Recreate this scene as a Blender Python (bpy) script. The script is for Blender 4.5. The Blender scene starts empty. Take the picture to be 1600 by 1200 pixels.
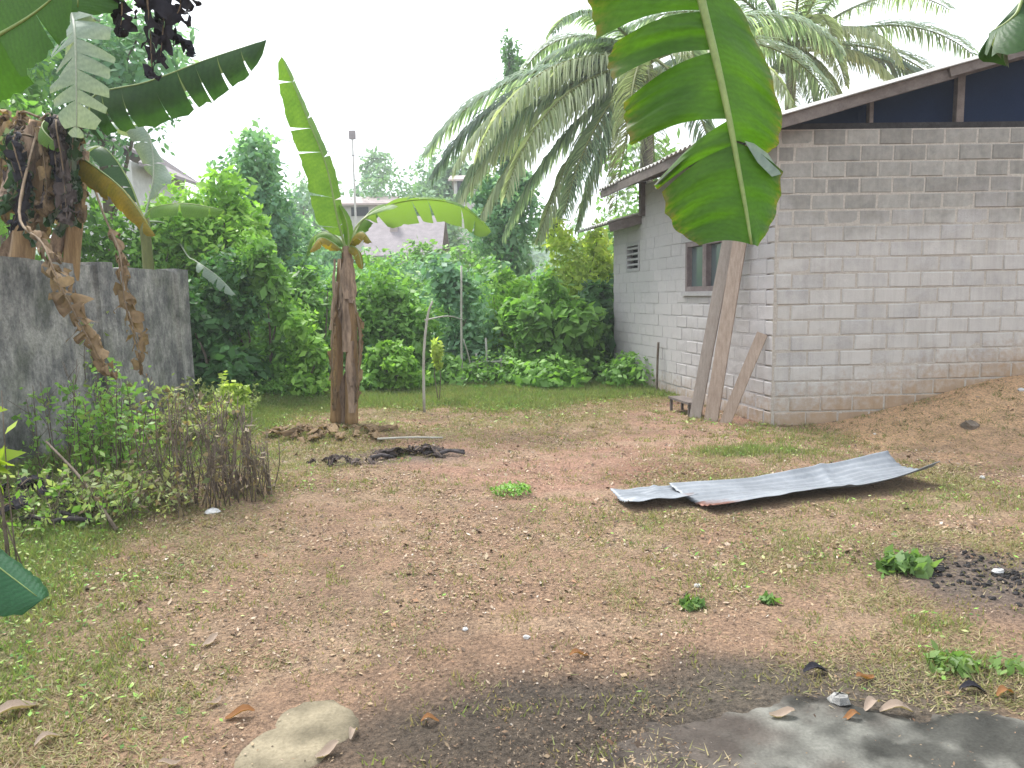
import bpy, math, random
import numpy as np
from mathutils import Vector, Matrix

# ------------------------------------------------------------------ camera, world, sun, exposure
sc = bpy.context.scene
COL = sc.collection
CAM_H, PITCH, ROLL, FPX = 1.62, math.radians(6.6), math.radians(1.0), 1190.0
camd = bpy.data.cameras.new('camera'); cam = bpy.data.objects.new('camera', camd); COL.objects.link(cam)
camd.sensor_fit = 'HORIZONTAL'; camd.sensor_width = 36.0; camd.lens = 36.0 * FPX / 1600.0
camd.clip_start = 0.05; camd.clip_end = 3000
CAM_R = Matrix.Rotation(math.radians(90) - PITCH, 3, 'X') @ Matrix.Rotation(-ROLL, 3, 'Z')
cam.matrix_world = Matrix.Translation((0, 0, CAM_H)) @ CAM_R.to_4x4()
sc.camera = cam
SUN_EL, SUN_AZ = math.radians(58), math.radians(-38)      # azimuth from +Y towards +X, the light comes from there
world = bpy.data.worlds.new('World'); sc.world = world; world.use_nodes = True
wn, wl = world.node_tree.nodes, world.node_tree.links
wn.clear()
w_out = wn.new('ShaderNodeOutputWorld'); w_bg = wn.new('ShaderNodeBackground'); w_bg.inputs[1].default_value = 0.1
w_sky = wn.new('ShaderNodeTexSky'); w_sky.sky_type = 'NISHITA'; w_sky.sun_disc = False
w_sky.sun_elevation = SUN_EL; w_sky.sun_rotation = SUN_AZ; w_sky.dust_density = 3.0
w_mix = wn.new('ShaderNodeMix'); w_mix.data_type = 'RGBA'; w_mix.inputs[0].default_value = 0.93
w_tc = wn.new('ShaderNodeTexCoord'); w_nz = wn.new('ShaderNodeTexNoise'); w_nz.inputs['Scale'].default_value = 1.6; w_nz.inputs['Detail'].default_value = 3
w_rp = wn.new('ShaderNodeValToRGB')
w_rp.color_ramp.elements[0].position = 0.3; w_rp.color_ramp.elements[0].color = (0.83, 0.91, 1.0, 1)
w_rp.color_ramp.elements[1].position = 0.7; w_rp.color_ramp.elements[1].color = (0.93, 0.97, 1.0, 1)
w_mul = wn.new('ShaderNodeMix'); w_mul.data_type = 'RGBA'; w_mul.blend_type = 'MULTIPLY'; w_mul.inputs[0].default_value = 1.0
w_mul.inputs[7].default_value = (7.4, 7.4, 7.4, 1)
wl.new(w_tc.outputs['Generated'], w_nz.inputs['Vector']); wl.new(w_nz.outputs['Fac'], w_rp.inputs['Fac'])
wl.new(w_rp.outputs['Color'], w_mul.inputs[6])
wl.new(w_sky.outputs['Color'], w_mix.inputs[6]); wl.new(w_mul.outputs[2], w_mix.inputs[7])
wl.new(w_mix.outputs[2], w_bg.inputs['Color']); wl.new(w_bg.outputs[0], w_out.inputs['Surface'])
sund = bpy.data.lights.new('sun', 'SUN'); sund.energy = 2.5; sund.angle = math.radians(22); sund.color = (1.0, 0.97, 0.93)
sun = bpy.data.objects.new('sun', sund); COL.objects.link(sun)
sdir = Vector((math.sin(SUN_AZ) * math.cos(SUN_EL), math.cos(SUN_AZ) * math.cos(SUN_EL), math.sin(SUN_EL)))
sun.rotation_euler = sdir.to_track_quat('Z', 'Y').to_euler(); sun.location = sdir * 60
sc.view_settings.view_transform = 'Standard'; sc.view_settings.look = 'None'
sc.view_settings.exposure = 1.62; sc.view_settings.gamma = 1.0; sc.view_settings.use_curve_mapping = False
sc.render.engine = 'CYCLES'
cy = sc.cycles
cy.use_denoising = True; cy.max_bounces = 7; cy.diffuse_bounces = 4; cy.glossy_bounces = 3; cy.transmission_bounces = 5
cy.transparent_max_bounces = 8; cy.caustics_reflective = False; cy.caustics_refractive = False

# ------------------------------------------------------------------ layout helpers
def ray(u, v):
    return CAM_R @ Vector(((u - 800) / FPX, -(v - 600) / FPX, -1.0))
def P(u, v, y):                 # the point that is y metres ahead on the sight line through a photo pixel
    d = ray(u, v); k = y / d.y
    return np.array((d.x * k, y, CAM_H + d.z * k))
def G(u, v, z=0.0):             # the point on level ground
    d = ray(u, v); k = (z - CAM_H) / d.z
    return np.array((d.x * k, d.y * k, z))
def nrm(a):
    a = np.asarray(a, float); return a / (np.linalg.norm(a, axis=-1, keepdims=True) + 1e-12)
def hash2(ix, iy, seed):
    h = (ix * 374761393 + iy * 668265263 + seed * 974711) & 0xFFFFFFFF
    h = ((h ^ (h >> 13)) * 1274126177) & 0xFFFFFFFF
    return ((h ^ (h >> 16)) & 0xFFFFFF) / float(0xFFFFFF)
def vnoise(x, y, seed=0):
    x = np.asarray(x, float); y = np.asarray(y, float)
    ix = np.floor(x).astype(np.int64); iy = np.floor(y).astype(np.int64)
    fx = x - ix; fy = y - iy; fx = fx * fx * (3 - 2 * fx); fy = fy * fy * (3 - 2 * fy)
    a = hash2(ix, iy, seed); b = hash2(ix + 1, iy, seed); c = hash2(ix, iy + 1, seed); d = hash2(ix + 1, iy + 1, seed)
    return (a * (1 - fx) + b * fx) * (1 - fy) + (c * (1 - fx) + d * fx) * fy
def fbm(x, y, s, o=3, seed=0):
    t = 0; amp = 1; tot = 0
    for k in range(o):
        t = t + amp * vnoise(np.asarray(x) / s, np.asarray(y) / s, seed + k * 17); tot += amp; amp *= 0.5; s *= 0.5
    return t / tot
def sstep(a, b, x):
    t = np.clip((np.asarray(x, float) - a) / (b - a), 0, 1); return t * t * (3 - 2 * t)
def blob(x, y, cx, cy, rx, ry, soft=0.5, rag=0.35, seed=5):
    d = np.sqrt(((x - cx) / rx) ** 2 + ((y - cy) / ry) ** 2) + (fbm(x, y, 0.5, 3, seed) - 0.5) * 2 * rag
    return 1 - sstep(1 - soft, 1 + soft, d)

HC = G(1205, 668)                                   # near corner of the block house
SX = nrm(np.array((-0.185, 1.0, 0)))                # along its side wall, away from us
FX = nrm(np.array((1.0, 0.03, 0)))                  # along its front wall, to the right
NS = np.array((-SX[1], SX[0], 0.0)); NF = np.array((FX[1], -FX[0], 0.0)); UZ = np.array((0, 0, 1.0))

def ground_z(x, y):
    x = np.asarray(x, float); y = np.asarray(y, float)
    z = (fbm(x, y, 1.4, 3, 3) - 0.5) * 0.07 + (fbm(x, y, 0.25, 2, 9) - 0.5) * 0.02
    near = 1 - sstep(14, 30, y); z = z * near
    a = (x - HC[0]) * FX[0] + (y - HC[1]) * FX[1]; n = (x - HC[0]) * NF[0] + (y - HC[1]) * NF[1]
    z = z + 0.56 * sstep(0.2, 3.3, a) * (1 - sstep(0.15, 2.0, n)) * sstep(-1.5, 0.1, a)
    z = z + 0.10 * sstep(-3.0, -4.4, x) * near
    z = z + 0.05 * blob(x, y, -2.0, 9.2, 0.9, 0.5)
    return z

def link(o, parent=None):
    COL.objects.link(o)
    if parent is not None: o.parent = parent
    return o
WL = {}
def wloc(o):
    return WL.get(o.name, np.zeros(3)) if o is not None else np.zeros(3)
def empty(name, loc, label, cat, group=None):
    o = bpy.data.objects.new(name, None); o.empty_display_size = 0.2; o.location = [float(c) for c in loc]; link(o)
    WL[o.name] = np.array(loc, float); tag(o, label, cat, group); return o
def tag(o, label=None, cat=None, group=None, kind=None):
    if label: o['label'] = label
    if cat: o['category'] = cat
    if group: o['group'] = group
    if kind: o['kind'] = kind
    return o
def make_mesh(name, V, F, mat=None, col=None, smooth=False, uv=None):
    me = bpy.data.meshes.new(name); V = np.asarray(V, np.float32)
    if isinstance(F, np.ndarray):
        nf, k = F.shape; me.vertices.add(len(V)); me.vertices.foreach_set('co', V.ravel())
        me.loops.add(nf * k); me.loops.foreach_set('vertex_index', F.astype(np.int32).ravel())
        me.polygons.add(nf); me.polygons.foreach_set('loop_start', np.arange(0, nf * k, k, dtype=np.int32))
        me.update(calc_edges=True)
    else:
        me.from_pydata([tuple(map(float, v)) for v in V], [], F)
    if smooth: me.polygons.foreach_set('use_smooth', np.ones(len(me.polygons), bool))
    if col is not None:
        at = me.color_attributes.new('Col', 'FLOAT_COLOR', 'POINT')
        c = np.ones((len(V), 4), np.float32); c[:, :3] = col; at.data.foreach_set('color', c.ravel())
    if uv is not None:
        ul = me.uv_layers.new(name='UVMap'); li = np.zeros(len(me.loops), np.int32); me.loops.foreach_get('vertex_index', li)
        ul.data.foreach_set('uv', np.asarray(uv, np.float32)[li].ravel())
    if mat: me.materials.append(mat)
    me.update(); return me
def obj(name, V, F, mat, parent=None, **kw):          # V in world coordinates
    base = wloc(parent) if parent is not None else kw.pop('origin', np.zeros(3))
    kw.pop('origin', None)
    me = make_mesh(name, np.asarray(V, float) - base, F, mat, **kw)
    o = bpy.data.objects.new(name, me)
    if parent is None: o.location = [float(c) for c in base]
    link(o, parent); WL[o.name] = np.array(base, float); return o

class MB:                                             # collects simple shapes into ONE mesh
    def __init__(s): s.V = []; s.F = []
    def add(s, V, F):
        n = len(s.V); s.V += [tuple(map(float, v)) for v in V]; s.F += [tuple(i + n for i in f) for f in F]; return s
    def obox(s, c, ax, ay, az, hx, hy, hz):           # oriented box, half sizes
        c = np.asarray(c, float); V = []
        for k in (-1, 1):
            for j in (-1, 1):
                for i in (-1, 1): V.append(c + i * hx * np.asarray(ax) + j * hy * np.asarray(ay) + k * hz * np.asarray(az))
        F = [(0, 2, 3, 1), (4, 5, 7, 6), (0, 1, 5, 4), (2, 6, 7, 3), (0, 4, 6, 2), (1, 3, 7, 5)]
        if np.dot(np.cross(ax, ay), az) < 0: F = [f[::-1] for f in F]
        return s.add(V, F)
    def tube(s, pts, rad, n=8, cap=True):
        pts = np.asarray(pts, float); m = len(pts); rad = np.broadcast_to(np.asarray(rad, float), (m,))
        T = nrm(np.gradient(pts, axis=0)); ref = np.array((0, 0, 1.0)) if abs(T[0][2]) < 0.9 else np.array((1.0, 0, 0))
        V = []
        for i in range(m):
            a = nrm(np.cross(T[i], ref)); b = np.cross(a, T[i])
            for k in range(n):
                t = 2 * math.pi * k / n; V.append(pts[i] + rad[i] * (math.cos(t) * a + math.sin(t) * b))
        F = [(i * n + k, i * n + (k + 1) % n, (i + 1) * n + (k + 1) % n, (i + 1) * n + k) for i in range(m - 1) for k in range(n)]
        if cap: F += [tuple(range(n))[::-1], tuple((m - 1) * n + k for k in range(n))]
        return s.add(V, F)
    def bar(s, p, q, w, t, up=(0, 0, 1)):             # rectangular bar from p to q
        p = np.asarray(p, float); q = np.asarray(q, float); d = nrm(q - p); a = nrm(np.cross(d, up)); b = np.cross(a, d)
        return s.obox((p + q) / 2, d, a, b, np.linalg.norm(q - p) / 2, w / 2, t / 2)
    def build(s, name, mat, parent=None, **kw): return obj(name, s.V, s.F, mat, parent, **kw)
def curve_pts(ctrl, n):                               # Catmull-Rom through the control points
    c = np.asarray(ctrl, float); c = np.vstack([2 * c[0] - c[1], c, 2 * c[-1] - c[-2]]); m = len(c) - 3
    out = []
    for t in np.linspace(0, m - 1e-6, n):
        i = int(t); f = t - i; p0, p1, p2, p3 = c[i:i + 4]
        out.append(0.5 * ((2 * p1) + (-p0 + p2) * f + (2 * p0 - 5 * p1 + 4 * p2 - p3) * f ** 2 + (-p0 + 3 * p1 - 3 * p2 + p3) * f ** 3))
    return np.array(out)

# ------------------------------------------------------------------ materials
class NT:
    def __init__(s, name):
        s.m = bpy.data.materials.new(name); s.m.use_nodes = True; s.t = s.m.node_tree; s.n = s.t.nodes; s.l = s.t.links; s.n.clear()
        s.out = s.n.new('ShaderNodeOutputMaterial')
    def new(s, typ, **kw):
        x = s.n.new(typ)
        for k, v in kw.items():
            if isinstance(k, str) and hasattr(x, k): setattr(x, k, v)
            else: x.inputs[k].default_value = v
        return x
    def link(s, a, b): s.l.new(a, b)
    def coord(s, kind='Object', scale=(1, 1, 1)):
        if kind == 'World':
            g = s.new('ShaderNodeNewGeometry'); o = g.outputs['Position']
        else: o = s.new('ShaderNodeTexCoord').outputs[kind]
        mp = s.new('ShaderNodeMapping'); mp.inputs['Scale'].default_value = scale; s.link(o, mp.inputs['Vector']); return mp.outputs[0]
    def noise(s, vec, scale, detail=4, rough=0.6, dist=0.0):
        x = s.new('ShaderNodeTexNoise'); x.inputs['Scale'].default_value = scale; x.inputs['Detail'].default_value = detail
        x.inputs['Roughness'].default_value = rough; x.inputs['Distortion'].default_value = dist; s.link(vec, x.inputs['Vector']); return x.outputs['Fac']
    def ramp(s, fac, stops):
        r = s.new('ShaderNodeValToRGB'); e = r.color_ramp.elements
        while len(e) < len(stops): e.new(0.5)
        for el, (p, c) in zip(e, stops): el.position = p; el.color = (*c, 1) if len(c) == 3 else c
        s.link(fac, r.inputs[0]); return r.outputs[0]
    def mix(s, fac, a, b, mode='MIX'):
        x = s.new('ShaderNodeMix'); x.data_type = 'RGBA'; x.blend_type = mode
        for i, q in ((0, fac), (6, a), (7, b)):
            if isinstance(q, (int, float)): x.inputs[i].default_value = q
            elif isinstance(q, tuple): x.inputs[i].default_value = (*q, 1)
            else: s.link(q, x.inputs[i])
        return x.outputs[2]
    def math(s, op, a, b=0.0):
        x = s.new('ShaderNodeMath'); x.operation = op
        for i, q in ((0, a), (1, b)):
            if isinstance(q, (int, float)): x.inputs[i].default_value = q
            else: s.link(q, x.inputs[i])
        return x.outputs[0]
    def bump(s, h, strength=0.4, dist=0.01):
        b = s.new('ShaderNodeBump'); b.inputs['Strength'].default_value = strength; b.inputs['Distance'].default_value = dist
        s.link(h, b.inputs['Height']); return b.outputs[0]
    def principled(s, color, rough=0.8, spec=0.3, metal=0.0, normal=None, coat=0.0):
        p = s.new('ShaderNodeBsdfPrincipled')
        if isinstance(color, tuple): p.inputs['Base Color'].default_value = (*color, 1)
        else: s.link(color, p.inputs['Base Color'])
        if isinstance(rough, (int, float)): p.inputs['Roughness'].default_value = rough
        else: s.link(rough, p.inputs['Roughness'])
        p.inputs['Specular IOR Level'].default_value = spec; p.inputs['Metallic'].default_value = metal
        if normal is not None: s.link(normal, p.inputs['Normal'])
        return p
    def done(s, shader): s.link(shader.outputs[0], s.out.inputs['Surface']); return s.m

def mat_simple(name, c1, c2, scale=6, rough=0.85, bump=0.3, stretch=(1, 1, 1), spec=0.25, metal=0.0, fine=60):
    t = NT(name); v = t.coord('Object', stretch); f = t.noise(v, scale, 6, 0.65); g = t.noise(v, fine, 3)
    c = t.ramp(f, [(0.3, c1), (0.7, c2)]); c = t.mix(0.35, c, t.ramp(g, [(0.25, (0.45, 0.45, 0.45)), (0.75, (1.35, 1.35, 1.35))]), 'MULTIPLY')
    return t.done(t.principled(c, rough, spec, metal, t.bump(g, bump, 0.01)))

def mat_foliage(name, trans=0.35, rough=0.5, gloss=0.35):
    t = NT(name); a = t.new('ShaderNodeAttribute'); a.attribute_name = 'Col'
    p = t.principled(a.outputs['Color'], rough, gloss)
    tr = t.new('ShaderNodeBsdfTranslucent'); t.link(t.mix(1.0, a.outputs['Color'], (1.2, 1.3, 0.7), 'MULTIPLY'), tr.inputs['Color'])
    m = t.new('ShaderNodeMixShader'); m.inputs[0].default_value = trans
    t.link(p.outputs[0], m.inputs[1]); t.link(tr.outputs[0], m.inputs[2]); return t.done(m)

def mat_banana(name, c1, c2, trans=0.4, under=None, edge=None, rough=0.42):
    # uv: u along the leaf, v from the midrib to the margin
    t = NT(name); uvn = t.new('ShaderNodeTexCoord'); sx = t.new('ShaderNodeSeparateXYZ'); t.link(uvn.outputs['UV'], sx.inputs[0])
    nd = t.noise(t.coord('UV', (9, 2, 1)), 4, 4); w = t.math('ADD', t.math('ADD', t.math('MULTIPLY', sx.outputs[0], 290.0), t.math('MULTIPLY', sx.outputs[1], 18.0)), t.math('MULTIPLY', nd, 9.0))
    veins = t.math('SINE', w); v01 = t.math('ADD', t.math('MULTIPLY', veins, 0.5), 0.5)
    vec = t.coord('Object'); big = t.noise(vec, 3.5, 4); fine = t.noise(t.coord('UV', (14, 2, 1)), 6, 4)
    c = t.ramp(big, [(0.3, c1), (0.72, c2)])
    c = t.mix(0.24, c, t.ramp(v01, [(0.0, (0.72, 0.75, 0.7)), (1.0, (1.2, 1.2, 1.15))]), 'MULTIPLY')
    c = t.mix(0.45, c, t.ramp(fine, [(0.3, (0.65, 0.68, 0.6)), (0.75, (1.3, 1.28, 1.2))]), 'MULTIPLY')
    if edge is not None:
        e = t.math('MULTIPLY', t.math('POWER', sx.outputs[1], 14.0), t.ramp(fine, [(0.4, (0, 0, 0)), (0.6, (1, 1, 1))]))
        c = t.mix(e, c, edge)
    if under is not None:
        g = t.new('ShaderNodeNewGeometry'); c = t.mix(g.outputs['Backfacing'], c, under)
    p = t.principled(c, rough + .08, 0.26, 0, t.bump(v01, 0.22, 0.003))
    tr = t.new('ShaderNodeBsdfTranslucent'); t.link(t.mix(1.0, c, (1.35, 1.4, 0.5), 'MULTIPLY'), tr.inputs['Color'])
    m = t.new('ShaderNodeMixShader'); m.inputs[0].default_value = trans
    t.link(p.outputs[0], m.inputs[1]); t.link(tr.outputs[0], m.inputs[2]); return t.done(m)

def mat_ground():
    t = NT('earth'); a = t.new('ShaderNodeAttribute'); a.attribute_name = 'Col'
    v = t.coord('World'); n1 = t.noise(v, 9, 6, 0.7); n2 = t.noise(v, 45, 5, 0.7); n3 = t.noise(v, 150, 3, 0.7)
    vo = t.new('ShaderNodeTexVoronoi'); vo.inputs['Scale'].default_value = 38; t.link(v, vo.inputs['Vector'])
    c = t.mix(0.6, a.outputs['Color'], t.ramp(n1, [(0.25, (0.6, 0.62, 0.62)), (0.75, (1.4, 1.36, 1.3))]), 'MULTIPLY')
    c = t.mix(0.75, c, t.ramp(n2, [(0.3, (0.34, 0.33, 0.33)), (0.5, (1, 1, 1)), (0.70, (1.7, 1.62, 1.5))]), 'MULTIPLY')
    c = t.mix(0.45, c, t.ramp(n3, [(0.3, (0.45, 0.45, 0.45)), (0.7, (1.5, 1.5, 1.5))]), 'MULTIPLY')
    h = t.math('ADD', t.math('MULTIPLY', n2, 1.0), t.math('MULTIPLY', n3, 0.5)); h = t.math('ADD', h, t.math('MULTIPLY', vo.outputs['Distance'], 0.6))
    return t.done(t.principled(c, 0.95, 0.12, 0, t.bump(h, 1.0, 0.045)))

def mat_attr(name, rough=0.9, spec=0.15, scale=60):
    t = NT(name); a = t.new('ShaderNodeAttribute'); a.attribute_name = 'Col'; v = t.coord('World'); n = t.noise(v, scale, 4)
    c = t.mix(0.5, a.outputs['Color'], t.ramp(n, [(0.25, (0.5, 0.5, 0.5)), (0.75, (1.4, 1.4, 1.4))]), 'MULTIPLY')
    return t.done(t.principled(c, rough, spec, 0, t.bump(n, 0.5, 0.01)))

def mat_block(name, dark, light, washed, stain=False, slurry=(0.30, 0.295, 0.29)):
    t = NT(name); oi = t.new('ShaderNodeObjectInfo'); v = t.coord('World')
    vn = t.noise(v, 2.2, 5, 0.6); g = t.noise(v, 90, 4, 0.7); m = t.noise(v, 14, 5, 0.65)
    c = t.mix(oi.outputs['Random'], dark, light)
    c = t.mix(0.55 if not washed else 0.4, c, t.ramp(m, [(0.25, (0.7, 0.7, 0.72)), (0.75, (1.22, 1.2, 1.16))]), 'MULTIPLY')
    c = t.mix(0.5, c, t.ramp(g, [(0.3, (0.72, 0.72, 0.72)), (0.72, (1.25, 1.25, 1.25))]), 'MULTIPLY')
    if stain:    # bare, rain darkened courses under the gable, a ragged edge
        pz = t.new('ShaderNodeSeparateXYZ'); gz_ = t.new('ShaderNodeNewGeometry'); t.link(gz_.outputs['Position'], pz.inputs[0])
        zz = t.math('ADD', pz.outputs[2], t.math('ADD', t.math('MULTIPLY', t.math('SUBTRACT', vn, 0.5), 1.5), t.math('MULTIPLY', t.math('SUBTRACT', oi.outputs['Random'], 0.5), 0.35)))
        zz = t.math('SUBTRACT', zz, t.math('MULTIPLY', t.math('SUBTRACT', pz.outputs[0], 4.5), 0.07))  # the darker band reaches lower towards the left
        st = t.noise(t.coord('World', (5, 5, .35)), 2.0, 5, .65)
        bare = t.mix(oi.outputs['Random'], (0.20, 0.192, 0.178), (0.285, 0.275, 0.256)); bare = t.mix(0.6, bare, t.ramp(m, [(0.25, (0.65, 0.65, 0.66)), (0.75, (1.3, 1.27, 1.2))]), 'MULTIPLY')
        up_ = t.ramp(t.math('SUBTRACT', zz, 2.0), [(0.08, (0, 0, 0)), (0.62, (1, 1, 1))])
    if washed:   # patchy cement slurry brushed over the blocks, and earth splashed up from the ground
        c = t.mix(t.ramp(vn, [(0.40, (0.1, 0.1, 0.1)), (0.58, (0.85, 0.85, 0.85))]), c, slurry)
        px = t.new('ShaderNodeSeparateXYZ'); gg = t.new('ShaderNodeNewGeometry'); t.link(gg.outputs['Position'], px.inputs[0])
        hgt = t.math('SUBTRACT', px.outputs[2], t.math('MULTIPLY', t.math('SUBTRACT', px.outputs[0], 3.2), 0.20))
        hgt = t.math('ADD', hgt, t.math('MULTIPLY', t.math('SUBTRACT', m, 0.5), 0.9))
        c = t.mix(t.ramp(hgt, [(0.0, (0.85, 0.85, 0.85)), (0.5, (0.0, 0.0, 0.0))]), c, (0.29, 0.195, 0.115))
    if stain:
        c = t.mix(up_, c, bare); c = t.mix(0.5, c, t.ramp(st, [(0.3, (0.75, 0.74, 0.73)), (0.55, (1.05, 1.05, 1.05))]), 'MULTIPLY')
    return t.done(t.principled(c, 0.95, 0.12, 0, t.bump(t.math('ADD', g, m), 0.6, 0.006)))

def mat_oldwall():
    t = NT('weathered_concrete'); v = t.coord('World', (1, 1, 0.6)); v2 = t.coord('World')
    a = t.noise(v, 3.2, 6, 0.7); b = t.noise(v2, 26, 5, 0.7); d = t.noise(v2, 2.0, 4)
    c = t.ramp(a, [(0.28, (0.045, 0.046, 0.048)), (0.44, (0.15, 0.148, 0.146)), (0.62, (0.34, 0.33, 0.305))])
    c = t.mix(0.6, c, t.ramp(b, [(0.3, (0.5, 0.5, 0.5)), (0.7, (1.5, 1.5, 1.5))]), 'MULTIPLY')
    c = t.mix(t.ramp(d, [(0.5, (0, 0, 0)), (0.75, (0.5, 0.5, 0.5))]), c, (0.06, 0.075, 0.035))
    return t.done(t.principled(c, 0.95, 0.15, 0, t.bump(b, 0.8, 0.02)))

M = {}
M['earth'] = mat_ground()
M['leaf'] = mat_foliage('leaves', 0.45)
M['leaf_far'] = mat_foliage('far_leaves', 0.30, 0.6, 0.25)
M['grass'] = mat_foliage('grass_blades', 0.45, 0.6, 0.2)
M['frond'] = mat_foliage('palm_leaflets', 0.5, 0.45, 0.35)
M['litter'] = mat_attr('litter_bits', 0.85, 0.2, 90)
M['rock'] = mat_attr('rock_surface', 0.95, 0.12, 75)
M['bark'] = mat_simple('bark', (0.081, 0.063, 0.045), (0.198, 0.162, 0.126), 9, stretch=(1, 1, 0.3), bump=0.7)
M['palebark'] = mat_simple('pale_bark', (0.192, 0.168, 0.136), (0.336, 0.312, 0.264), 9, stretch=(1, 1, 0.4), bump=0.5)
M['palmbark'] = mat_simple('palm_bark', (0.126, 0.108, 0.09), (0.243, 0.216, 0.18), 5, stretch=(1, 1, 5), bump=0.6)
M['pseudo'] = mat_simple('pseudostem_skin', (0.15, 0.085, 0.036), (0.36, 0.235, 0.115), 5, stretch=(4, 4, 0.35), bump=0.6, rough=0.6)
M['pseudo_green'] = mat_simple('green_pseudostem', (0.065, 0.078, 0.0195), (0.156, 0.163, 0.052), 5, stretch=(3, 3, 0.35), bump=0.4, rough=0.55)
M['sheath'] = mat_simple('dry_sheath', (0.085, 0.055, 0.038), (0.40, 0.29, 0.205), 7, stretch=(3, 3, 0.4), bump=0.8)
M['midrib'] = mat_simple('midrib', (0.132, 0.192, 0.042), (0.216, 0.276, 0.084), 6, rough=0.45, bump=0.1, spec=0.4)
M['midrib_pale'] = mat_simple('pale_midrib', (0.22, 0.264, 0.187), (0.303, 0.33, 0.248), 6, rough=0.45, bump=0.1)
M['midrib_dry'] = mat_simple('dry_midrib', (0.112, 0.077, 0.049), (0.238, 0.175, 0.112), 8, bump=0.4)
M['ban_hero'] = mat_banana('torn_green_leaf', (0.030, 0.088, 0.009), (0.062, 0.150, 0.016), 0.45, under=(0.18, 0.21, 0.18), edge=(0.16, 0.12, 0.04))
M['ban_near'] = mat_banana('bright_near_leaf', (0.035, 0.10, 0.012), (0.06, 0.15, 0.02), 0.42)
M['ban_bright'] = mat_banana('bright_green_leaf', (0.0744, 0.167, 0.0186), (0.143, 0.26, 0.031), 0.5, under=(0.136, 0.223, 0.0744))
M['ban_dark'] = mat_banana('dark_green_leaf', (0.017, 0.055, 0.014), (0.04, 0.095, 0.024), 0.34, under=(0.156, 0.198, 0.144))
M['ban_blue'] = mat_banana('bluish_green_leaf', (0.012, 0.062, 0.022), (0.024, 0.095, 0.038), 0.15, rough=0.3)
M['ban_pale'] = mat_banana('pale_leaf_underside', (0.174, 0.232, 0.197), (0.255, 0.302, 0.267), 0.35)
M['ban_yellow'] = mat_banana('yellowing_leaf', (0.149, 0.149, 0.0186), (0.322, 0.223, 0.031), 0.4, edge=(0.341, 0.167, 0.0124))
M['ban_dry'] = mat_banana('dry_brown_leaf', (0.122, 0.0756, 0.0432), (0.317, 0.223, 0.137), 0.2, rough=0.8)
M['ban_dead'] = mat_banana('dead_dark_leaf', (0.008, 0.008, 0.014), (0.034, 0.030, 0.040), 0.08, rough=0.8)
M['block'] = mat_block('washed_block', (0.338, 0.325, 0.316), (0.421, 0.401, 0.381), True, True, (0.414, 0.393, 0.371))
M['block_bare'] = mat_block('bare_block', (0.15, 0.148, 0.143), (0.26, 0.255, 0.245), False)
M['block_side'] = mat_block('limewashed_block', (0.389, 0.367, 0.371), (0.451, 0.427, 0.427), True, False, (0.432, 0.408, 0.404))
M['mortar_side'] = mat_simple('limewashed_mortar', (0.356, 0.334, 0.336), (0.432, 0.408, 0.41), 20, bump=0.5)
M['mortar'] = mat_simple('mortar', (0.317, 0.285, 0.251), (0.404, 0.367, 0.321), 20, bump=0.6)
M['oldwall'] = mat_oldwall()
M['sheet_roof'] = mat_simple('roof_sheet', (0.315, 0.3, 0.285), (0.45, 0.435, 0.42), 5, bump=0.2, rough=0.7)
M['timber'] = mat_simple('grey_timber', (0.0858, 0.0702, 0.0624), (0.172, 0.144, 0.129), 8, stretch=(1, 1, 1), bump=0.4)
M['plank'] = mat_simple('sawn_plank', (0.27, 0.203, 0.158), (0.413, 0.33, 0.27), 7, stretch=(6, 6, 0.6), bump=0.3)
M['plank_grey'] = mat_simple('grey_plank', (0.255, 0.21, 0.18), (0.345, 0.3, 0.262), 7, stretch=(6, 6, 0.6), bump=0.3)
M['tarp'] = mat_simple('navy_tarpaulin', (0.0035, 0.010, 0.034), (0.0065, 0.016, 0.045), 2, rough=0.7, bump=0.05, spec=0.06)
M['tarp_blue'] = mat_simple('blue_tarpaulin', (0.07, 0.168, 0.21), (0.112, 0.224, 0.266), 3, rough=0.5, bump=0.1)
M['winframe'] = mat_simple('window_timber', (0.154, 0.119, 0.119), (0.238, 0.196, 0.189), 8, bump=0.2)
_t = NT('window_glass'); M['glass'] = _t.done(_t.principled((0.10, 0.125, 0.13), 0.12, 0.9))
M['vent'] = mat_simple('vent_concrete', (0.315, 0.3, 0.307), (0.39, 0.375, 0.375), 8)
M['dark'] = mat_simple('soot_and_vent_shade', (0.0096, 0.0088, 0.0088), (0.04, 0.036, 0.036), 9, bump=0.6)
M['char'] = mat_simple('charred_wood', (0.02, 0.018, 0.02), (0.10, 0.085, 0.085), 14, bump=0.6)
M['ban_ash'] = mat_banana('scorched_leaf', (0.035, 0.028, 0.03), (0.13, 0.10, 0.095), 0.1, rough=0.85)
M['stick'] = mat_simple('weathered_stick', (0.08, 0.06, 0.044), (0.2, 0.16, 0.124), 9, bump=0.4)
M['palestick'] = mat_simple('bleached_stick', (0.294, 0.28, 0.238), (0.434, 0.42, 0.371), 9, bump=0.3)
M['white'] = mat_simple('white_paint', (0.396, 0.389, 0.382), (0.533, 0.526, 0.518), 4, bump=0.1)
M['roof_grey'] = mat_simple('grey_roof_tiles', (0.184, 0.163, 0.173), (0.27, 0.239, 0.247), 3, bump=0.3)
M['pinkroof'] = mat_simple('pale_pink_roof', (0.315, 0.255, 0.247), (0.42, 0.352, 0.338), 3)
M['housewall'] = mat_simple('painted_wall', (0.315, 0.308, 0.294), (0.42, 0.406, 0.385), 3)
M['darkglass'] = mat_simple('dark_opening', (0.014, 0.0154, 0.0175), (0.0245, 0.0245, 0.028), 3, rough=0.3)
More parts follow.
